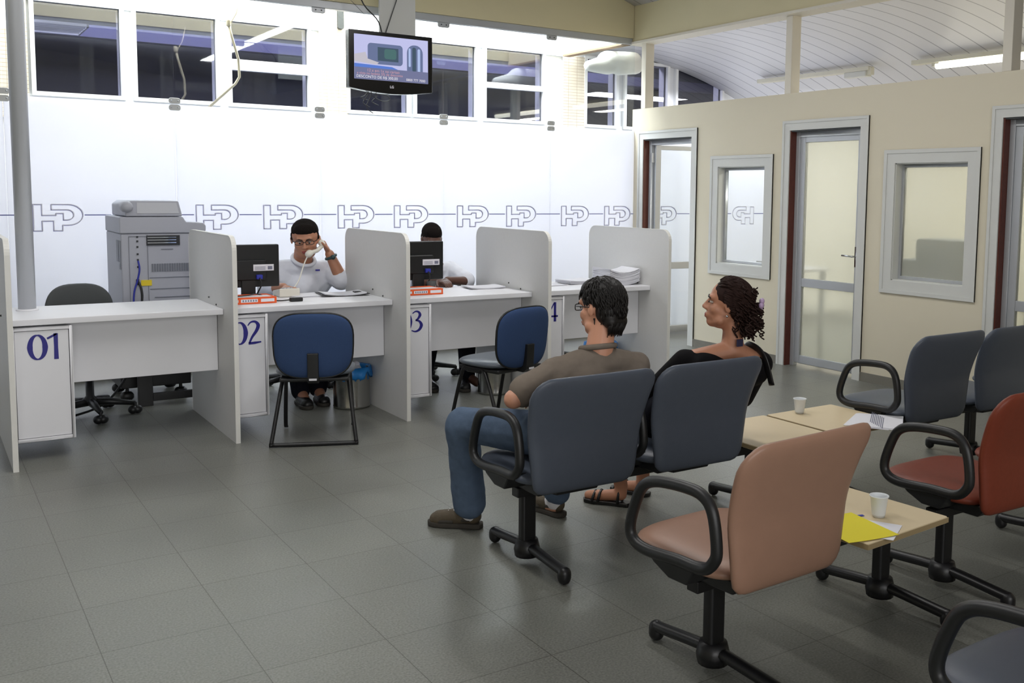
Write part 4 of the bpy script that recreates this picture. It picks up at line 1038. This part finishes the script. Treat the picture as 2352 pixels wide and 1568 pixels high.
# --- seated man, taupe shirt, seen from behind
ORG = (2.2, 3.35, 0)
P1 = thing('person', 'seated man in taupe t-shirt and jeans with glasses, seen from behind', 'person', ORG)
def man1():
    T = hframe(K((2.264, 3.225, 1.066), 1.045), math.radians(14), math.radians(-4), math.radians(2), 1.03)
    pel = (2.22, 3.42, .53); ch = (2.275, 3.362, .70); nk = K((2.235, 3.195, .89), 1.045); sl = K((2.025, 3.21, .825), 1.045); sr = K((2.425, 3.20, .815), 1.045)
    la = [sl, (1.945, 3.37, .700), (2.10, 3.60, .665)]; ra = [sr, (2.57, 3.42, .60), (2.38, 3.58, .62)]
    ll = [(2.13, 3.44, .52), (1.935, 3.80, .515), (2.028, 3.905, .095)]; rl = [(2.31, 3.44, .52), (2.37, 3.80, .52), (2.445, 3.83, .095)]
    b = MB(ORG); head(b, T)
    limb(b, [nk, K((2.25, 3.20, .96), 1.045), K((2.262, 3.21, 1.02), 1.045)], [.060, .056, .056])
    torso(b, pel, ch, nk, sl, sr)
    limb(b, la, [.046, .040, .030]); limb(b, ra, [.046, .040, .030])
    hand(b, (2.115, 3.62, .66), (.8, .55, -.3), (0, .1, -1), -1, .45); hand(b, (2.36, 3.60, .62), (-.7, .6, .1), (0, .1, -1), 1, .45)
    limb(b, ll, [.080, .055, .038]); limb(b, rl, [.080, .055, .038])
    limb(b, [ll[2], (2.02, 3.92, .05), (1.93, 4.0, .04)], [.036, .032, .026]); limb(b, [rl[2], (2.445, 3.84, .05), (2.42, 3.95, .04)], [.036, .032, .026])
    b.build('body', 'skin_light', P1, remesh=.006, smo=4)
    # shirt
    b = MB(ORG); torso(b, pel, ch, nk, sl, sr, g=.016)
    limb(b, [la[0], V3(la[0]).lerp(V3(la[1]), .5), V3(la[0]).lerp(V3(la[1]), .74)], [.062, .062, .064]); limb(b, [ra[0], V3(ra[0]).lerp(V3(ra[1]), .5), V3(ra[0]).lerp(V3(ra[1]), .86)], [.062, .062, .064])
    b.cap((2.215, 3.42, .52), (2.225, 3.41, .58), .142, .14, (1, 0, 0), 1.12)
    sh = b.build('shirt', 'cloth_taupe', P1, remesh=.009, smo=6)
    dp = sh.modifiers.new('folds', 'DISPLACE'); tx = bpy.data.textures.new('folds', 'CLOUDS'); tx.noise_scale = .11; dp.texture = tx; dp.strength = .018; dp.mid_level = .5
    c = MB(ORG); c.tube(catmull([(nk[0]+.074*math.cos(a), nk[1]+.008+.064*math.sin(a), nk[2]+.022-.012*math.sin(a)) for a in [2*PI*k/16 for k in range(16)]], 3, True), .012, closed=True, seg=8); c.build('collar', 'cloth_taupe', sh, smooth=True)
    # jeans
    b = MB(ORG)
    limb(b, [ll[0], V3(ll[0]).lerp(V3(ll[1]), .6), ll[1]], [.100, .086, .072]); limb(b, [ll[1], V3(ll[1]).lerp(V3(ll[2]), .5), (2.022, 3.90, .125)], [.074, .072, .078])
    limb(b, [rl[0], V3(rl[0]).lerp(V3(rl[1]), .6), rl[1]], [.100, .086, .072]); limb(b, [rl[1], V3(rl[1]).lerp(V3(rl[2]), .5), (2.445, 3.83, .125)], [.070, .064, .066])
    b.cap((2.13, 3.42, .53), (2.31, 3.42, .53), .115)
    j = b.build('jeans', 'denim', P1, remesh=.009, smo=4)
    dp = j.modifiers.new('folds', 'DISPLACE'); dp.texture = tx; dp.strength = .014; dp.mid_level = .5
    b = MB(ORG); b.cap((2.026, 3.905, .07), (2.028, 3.905, .13), .040); b.build('sock', 'sock_white', P1, remesh=.006, smo=2)
    b = MB(ORG); b.cap((2.445, 3.84, .065), (2.445, 3.83, .13), .040); b.cap((2.445, 3.86, .06), (2.43, 3.93, .045), .036, .030); b.build('sock', 'sock_white', P1, remesh=.006, smo=2)
    shoe(P1, ORG, (2.07, 3.875, 0), (1.893, 4.055, 0), 'shoe_olive', 'sole_grey', lace='sock_white')
    shoe(P1, ORG, (2.46, 3.80, 0), (2.42, 4.05, 0), 'shoe_olive', 'sole_grey', lace='sock_white')
    # hair
    b = MB(ORG); b.T = T; b.ell((0, -.018, .040), (.082, .101, .086)); b.ell((0, -.052, -.016), (.073, .060, .068)); b.ell((0, .02, .07), (.068, .07, .052))
    b.cap((-.028, -.074, -.055), (.028, -.074, -.055), .032)
    h = b.build('hair', 'hair_black', P1, remesh=.006, smo=2)
    b = MB(ORG); hair_shell(b, T, lambda v: (v.y < .45-.5*max(0, -v.z) or v.z > .35) and not (abs(v.x) > .72 and v.z < .05 and v.y > -.35), 1500, .034, .0034)
    rnd = random.Random(3)
    for k in range(70):
        x = rnd.uniform(-.050, .050); y = -.088-.012*(1-(x/.06)**2)+rnd.uniform(-.004, .004)
        b.tube([T @ V3((x, y, -.06)), T @ V3((x*.95, y+.010, -.085)), T @ V3((x*.9+rnd.uniform(-.006, .006), y+.022, -.103-rnd.uniform(0, .016)))], [.0045, .004, .001], seg=5)
    b.build('hair_strands', 'hair_black', h, smooth=True)
    glasses(P1, T, ORG, r=.0022); lips(P1, T, ORG); eyes(P1, T, ORG)
man1()

# --- seated woman, black top
ORG = (2.85, 3.35, 0)
P2 = thing('person', 'seated woman in black top with curly hair clipped up, head turned left', 'person', ORG)
def woman():
    T = hframe(K((2.898, 3.175, 1.050), 1.05), math.radians(47), math.radians(9), 0, 1.0)
    pel = (2.86, 3.42, .53); ch = (2.95, 3.36, .69); nk = K((2.925, 3.165, .875), 1.05); sl = K((2.715, 3.235, .805), 1.05); sr = K((3.055, 3.125, .785), 1.05)
    la = [sl, (2.72, 3.50, .60), (2.70, 3.66, .56)]; ra = [sr, (3.20, 3.38, .57), (3.02, 3.58, .58)]
    ll = [(2.77, 3.44, .52), (2.68, 3.78, .51), (2.80, 3.80, .10)]; rl = [(2.95, 3.44, .52), (2.95, 3.80, .51), (2.98, 3.86, .10)]
    b = MB(ORG); head(b, T, .94)
    limb(b, [nk, K((2.925, 3.165, .94), 1.05), K((2.916, 3.17, 1.00), 1.05)], [.052, .047, .048])
    torso(b, pel, ch, nk, sl, sr, deep=.86, hip=.16)
    limb(b, la, [.040, .034, .026]); limb(b, ra, [.040, .034, .026])
    hand(b, (2.705, 3.68, .56), (.5, .6, -.2), (0, 0, -1), -1, .5, .9); hand(b, (3.0, 3.60, .58), (-.7, .5, -.05), (0, .1, -1), 1, .5, .9)
    limb(b, ll, [.078, .050, .034]); limb(b, rl, [.078, .050, .034])
    limb(b, [(2.80, 3.80, .10), (2.80, 3.80, .055), (2.735, 3.90, .035)], [.033, .030, .026], ); limb(b, [(2.735, 3.90, .035), (2.71, 3.945, .03)], [.030, .024]); limb(b, [rl[2], (2.98, 3.87, .05), (2.94, 3.98, .03)], [.033, .030, .026])
    b.build('body', 'skin_tan', P2, remesh=.006, smo=4)
    b = MB(ORG)
    torso(b, pel, ch, K((2.90, 3.19, .815), 1.05), sl, sr, g=.010, deep=.88, hip=.16)
    limb(b, [la[0], V3(la[0]).lerp(V3(la[1]), .55), V3(la[0]).lerp(V3(la[1]), .95)], [.058, .054, .050]); limb(b, [ra[0], V3(ra[0]).lerp(V3(ra[1]), .55), ra[1]], [.058, .052, .050])
    b.cap((2.86, 3.42, .52), (2.86, 3.41, .57), .138, .135, (1, 0, 0), 1.12)
    sh = b.build('black_top', 'cloth_black', P2, remesh=.009, smo=5)
    b = MB(ORG); limb(b, [ll[0], V3(ll[0]).lerp(V3(ll[1]), .6), ll[1], V3(ll[1]).lerp(V3(ll[2]), .8)], [.098, .082, .066, .05]); limb(b, [rl[0], V3(rl[0]).lerp(V3(rl[1]), .6), rl[1], V3(rl[1]).lerp(V3(rl[2]), .8)], [.098, .082, .066, .05])
    b.cap((2.77, 3.42, .53), (2.95, 3.42, .53), .112); b.build('trousers', 'trouser_dark', P2, remesh=.009, smo=4)
    for (h_, t_) in (((2.825, 3.765, 0), (2.69, 3.965, 0)), ((3.0, 3.84, 0), (2.92, 4.05, 0))):
        hv, tv_ = V3(h_), V3(t_); d = tv_-hv; a = math.atan2(d.y, d.x); S_ = Matrix.Translation(hv) @ Matrix.Rotation(a, 4, 'Z')
        s_ = MB(ORG); s_.T = S_; L = d.length/.25
        s_.prism([(x*L, y) for x, y in [(0, -.030), (.10, -.034), (.18, -.044), (.235, -.03), (.25, 0), (.235, .032), (.18, .044), (.10, .034), (0, .03), (-.01, 0)]], 'z', .001, .020)
        o = s_.build('sandal', 'leather_black', P2, bevel=.004)
        k = MB(ORG); k.T = S_
        for x0_, z_, w__ in ((.15, .062, .040), (.18, .055, .042), (.05, .085, .036)):
            k.tube([(x0_, -w__, .015), (x0_-.005, -w__*.7, z_-.01), (x0_-.006, 0, z_+.004), (x0_-.005, w__*.7, z_-.01), (x0_, w__, .015)], .007, seg=6)
        k.build('strap', 'leather_black', o, smooth=True)
    # hair: cap + curls gathered at the back
    b = MB(ORG); b.T = T; b.ell((0, -.022, .042), (.082, .098, .082)); b.ell((0, -.055, .0), (.074, .062, .075)); b.ell((0, -.108, -.03), (.046, .034, .060)); b.ell((0, -.10, -.085), (.036, .035, .05)); b.ell((0, .0, .055), (.073, .066, .064))
    h = b.build('hair', 'hair_brown', P2, remesh=.006, smo=2)
    b = MB(ORG); hair_shell(b, T, lambda v: v.y < .35-.6*max(0, -v.z) or (v.z > .5 and v.y < .62), 2600, .045, .0034, wide=.98, back=True)
    rnd = random.Random(11)
    def curl(p, ln, rad, turns):
        pts = []; ph = rnd.uniform(0, 6)
        for i in range(14):
            f = i/13; a = ph+turns*2*PI*f
            pts.append(T @ (p+V3((rad*math.cos(a), rad*math.sin(a)*.8-.01*f, -ln*f))))
        b.tube(pts, .0032, seg=5)
    for k in range(230):
        p = V3((rnd.gauss(0, .036), -.112+rnd.gauss(0, .022), rnd.uniform(-.09, .03))); curl(p, rnd.uniform(.02, .055), rnd.uniform(.008, .016), rnd.uniform(1, 2))
    for k in range(110):
        th = rnd.uniform(-1.3, 1.3); p = V3((.082*math.sin(th), -.02-.092*math.cos(th), rnd.uniform(-.06, .10))); curl(p, .03, .009, 1.2)
    for k in range(60):
        p = V3((rnd.gauss(0, .040), -.078+rnd.gauss(0, .02), -.065)); curl(p, rnd.uniform(.05, .075), rnd.uniform(.006, .012), rnd.uniform(1, 1.8))
    b.build('curls', 'hair_brown', h, smooth=True)
    b = MB(ORG); b.T = T
    for k in range(6):
        a = 2*PI*k/6; b.ell((.022*math.cos(a), -.150, .022+.022*math.sin(a)), (.014, .012, .014))
    b.ell((0, -.155, .022), (.012, .01, .012)); b.build('hair_clip', 'clip_lilac', P2, smooth=True)
    b = MB(ORG); b.T = T; b.ell((-.084, -.008, -.046), (.006, .006, .006)); b.build('earring', 'chrome', P2, smooth=True)
    eyes(P2, T, ORG); lips(P2, T, ORG)
    # shoulder bag strap
    b = MB(ORG); b.tube(catmull([K(q, 1.05) for q in ((3.00, 3.22, .70), (3.015, 3.18, .845), (3.01, 3.12, .862), (3.02, 3.065, .82), (3.045, 3.04, .70))]), .017, seg=8, flat=.35); b.build('bag_strap', 'leather_black', P2, smooth=True)
    b = MB(ORG); c_ = V3(K((2.905, 3.100, .889), 1.05)); b.box(c_.x-.016, c_.x+.016, c_.y-.006, c_.y+.002, c_.z-.016, c_.z+.016); b.build('neck_tattoo', 'tattoo', P2)
woman()

# --- clerk on the phone
ORG = (2.36, 7.3, 0)
P3 = thing('person', 'man in white shirt and glasses talking on a telephone behind counter 02', 'person', ORG)
def clerk1():
    T = hframe((2.372, 7.165, 1.162), math.radians(158), math.radians(-16), math.radians(3), 1.10)
    pel = (2.36, 7.38, .50); ch = (2.38, 7.34, .78); nk = (2.385, 7.27, .985); sl = (2.60, 7.31, .92); sr = (2.16, 7.33, .93)
    la = [(2.60, 7.31, .915), (2.635, 7.13, .845), (2.545, 7.14, 1.045)]; ra = [(2.16, 7.33, .92), (2.09, 7.16, .80), (2.13, 6.92, .835)]
    ll = [(2.46, 7.36, .50), (2.42, 6.92, .50), (2.36, 6.90, .10)]; rl = [(2.26, 7.36, .50), (2.20, 6.92, .50), (2.22, 6.86, .10)]
    b = MB(ORG); head(b, T, 1.17); b.T = None
    limb(b, [nk, (2.38, 7.235, 1.07)], [.070, .066]); b.ell((2.375, 7.18, 1.06), (.075, .07, .05))
    torso(b, pel, ch, nk, sl, sr, deep=1.12, hip=.17, belly=.02)
    limb(b, la, [.056, .052, .034]); limb(b, ra, [.054, .048, .032])
    hand(b, (2.535, 7.14, 1.062), (-.50, -.05, 1), (-1, .1, -.3), 1, .62, 1.02); hand(b, (2.135, 6.90, .835), (.25, -1, -.03), (0, 0, -1), -1, .2)
    limb(b, ll, [.092, .062, .045]); limb(b, rl, [.092, .062, .045]); limb(b, [ll[2], (2.35, 6.80, .05)], [.04, .035]); limb(b, [rl[2], (2.22, 6.76, .05)], [.04, .035])
    b.build('body', 'skin_tan', P3, remesh=.006, smo=3)
    b = MB(ORG); torso(b, pel, ch, (2.38, 7.28, .972), sl, sr, g=.020, deep=1.14, hip=.17, belly=.025)
    limb(b, [la[0], V3(la[0]).lerp(V3(la[1]), .5), V3(la[0]).lerp(V3(la[1]), .92)], [.082, .084, .082]); limb(b, [ra[0], V3(ra[0]).lerp(V3(ra[1]), .6), ra[1], V3(ra[1]).lerp(V3(ra[2]), .35)], [.080, .076, .070, .066])
    sh = b.build('shirt', 'cloth_white', P3, remesh=.009, smo=4)
    dp = sh.modifiers.new('folds', 'DISPLACE'); tx = bpy.data.textures['folds']; dp.texture = tx; dp.strength = .016; dp.mid_level = .5
    c = MB(ORG); c.tube(catmull([(2.385+.080*math.cos(t), 7.250+.082*math.sin(t), 1.005+.042*math.sin(t)) for t in [2*PI*k/12 for k in range(12)]], 3, True), .014, closed=True, seg=8); c.build('collar', 'cloth_white', sh, smooth=True)
    MB(ORG).box(2.43, 2.462, 7.118, 7.124, .925, .937).build('shirt_emblem', 'ink_blue', sh)
    b = MB(ORG); limb(b, ll, [.108, .085, .066]); limb(b, rl, [.108, .085, .066]); b.cap((2.27, 7.38, .49), (2.45, 7.38, .49), .14); b.build('trousers', 'trouser_dark', P3, remesh=.01, smo=3)
    shoe(P3, ORG, (2.37, 6.95, 0), (2.34, 6.69, 0), 'leather_black', 'sole_grey', .06); shoe(P3, ORG, (2.22, 6.91, 0), (2.21, 6.65, 0), 'leather_black', 'sole_grey', .06)
    b = MB(ORG); b.T = T; b.ell((0, -.020, .050), (.090, .098, .080)); b.ell((0, -.055, .0), (.086, .064, .07)); b.ell((0, .024, .074), (.070, .060, .044))
    for s_ in (-1, 1): b.cap((s_*.082, .010, .04), (s_*.083, .010, .005), .010)
    h = b.build('hair', 'hair_crop', P3, remesh=.006, smo=2)
    glasses(P3, T, ORG, r=.0022); eyes(P3, T, ORG, (0, -.004)); lips(P3, T, ORG)
    b = MB(ORG); d = (V3(la[2])-V3(la[1])).normalized(); c0 = V3(la[1]).lerp(V3(la[2]), .90); b.cap(c0-d*.010, c0+d*.010, .037, .036); 
    w_ = MB(ORG); a1 = d.orthogonal().normalized(); a2 = d.cross(a1); w_.tube([c0+(a1*math.cos(t)+a2*math.sin(t))*.0375 for t in [2*PI*k/20 for k in range(20)]], .011, closed=True, flat=1.0, seg=8)
    w_.cap(c0+V3((0, -.040, 0)), c0+V3((0, -.046, 0)), .018); w_.build('wristwatch', 'watch_teal', P3, smooth=True)
clerk1()
t = thing('telephone_handset', 'white telephone handset held to the ear of the clerk behind counter 02', 'telephone', (2.42, 7.08, 1.07))
o = (2.42, 7.08, 1.07)
b = MB(o); b.cap((2.355, 7.045, 1.055), (2.365, 7.05, 1.062), .026); b.cap((2.365, 7.045, 1.065), (2.42, 7.055, 1.078), .016, .015); b.cap((2.42, 7.055, 1.078), (2.475, 7.09, 1.115), .015, .016); b.cap((2.475, 7.10, 1.125), (2.47, 7.11, 1.135), .024)
b.build('handset', 'phone_white', t, remesh=.004, smo=2)
MB(o).tube(catmull([(2.345, 7.04, 1.04), (2.31, 7.02, .98), (2.24, 6.92, .88), (2.17, 6.84, .83), (2.13, 6.79, .845)]), .0045, seg=6).build('cord', 'phone_white', t, smooth=True)

# --- clerk behind the monitor
ORG = (3.42, 7.3, 0)
P4 = thing('person', 'man in white shirt whose face is hidden by the monitor on counter 03', 'person', ORG)
def clerk2():
    T = hframe((3.405, 7.21, 1.140), math.radians(170), math.radians(-22), 0, 1.02)
    pel = (3.45, 7.40, .48); ch = (3.46, 7.36, .74); nk = (3.44, 7.28, .945); sl = (3.63, 7.33, .885); sr = (3.24, 7.35, .885)
    la = [(3.63, 7.33, .88), (3.66, 7.10, .80), (3.42, 6.96, .83)]; ra = [(3.24, 7.35, .88), (3.20, 7.12, .80), (3.33, 6.95, .83)]
    ll = [(3.53, 7.36, .48), (3.56, 6.92, .49), (3.52, 6.82, .09)]; rl = [(3.36, 7.36, .48), (3.28, 6.94, .49), (3.22, 6.96, .09)]
    b = MB(ORG); head(b, T); limb(b, [nk, (3.425, 7.245, 1.03)], [.060, .058])
    torso(b, pel, ch, nk, sl, sr, hip=.16); limb(b, la, [.050, .042, .030]); limb(b, ra, [.050, .042, .030])
    hand(b, (3.40, 6.95, .83), (-.6, -.6, -.05), (0, 0, -1), 1, .3); hand(b, (3.33, 6.93, .83), (.2, -1, -.05), (0, 0, -1), -1, .3)
    limb(b, ll, [.082, .056, .04]); limb(b, rl, [.082, .056, .04]); limb(b, [ll[2], (3.55, 6.72, .05)], [.038, .034]); limb(b, [rl[2], (3.22, 6.86, .05)], [.038, .034])
    b.build('body', 'skin_dark', P4, remesh=.006, smo=3)
    b = MB(ORG); torso(b, pel, ch, (3.44, 7.30, .915), sl, sr, g=.018, hip=.16)
    limb(b, [la[0], V3(la[0]).lerp(V3(la[1]), .5), V3(la[0]).lerp(V3(la[1]), .95)], [.076, .074, .074]); limb(b, [ra[0], V3(ra[0]).lerp(V3(ra[1]), .5), V3(ra[0]).lerp(V3(ra[1]), .95)], [.076, .074, .074])
    sh = b.build('shirt', 'cloth_white', P4, remesh=.009, smo=4)
    dp = sh.modifiers.new('folds', 'DISPLACE'); dp.texture = bpy.data.textures['folds']; dp.strength = .016; dp.mid_level = .5
    b = MB(ORG); limb(b, ll, [.10, .078, .062]); limb(b, rl, [.10, .078, .062]); b.cap((3.37, 7.38, .47), (3.53, 7.38, .47), .13); b.build('trousers', 'trouser_dark', P4, remesh=.01, smo=3)
    shoe(P4, ORG, (3.50, 6.86, 0), (3.40, 6.62, 0), 'leather_black', 'sole_grey', .06); shoe(P4, ORG, (3.22, 7.0, 0), (3.21, 6.74, 0), 'leather_black', 'sole_grey', .06)
    b = MB(ORG); b.T = T; b.ell((0, -.018, .044), (.080, .098, .082)); b.ell((0, -.05, .0), (.076, .062, .068)); b.ell((0, .024, .070), (.066, .062, .048)); b.build('hair', 'hair_crop', P4, remesh=.006, smo=2)
    eyes(P4, T, ORG); lips(P4, T, ORG)
clerk2()
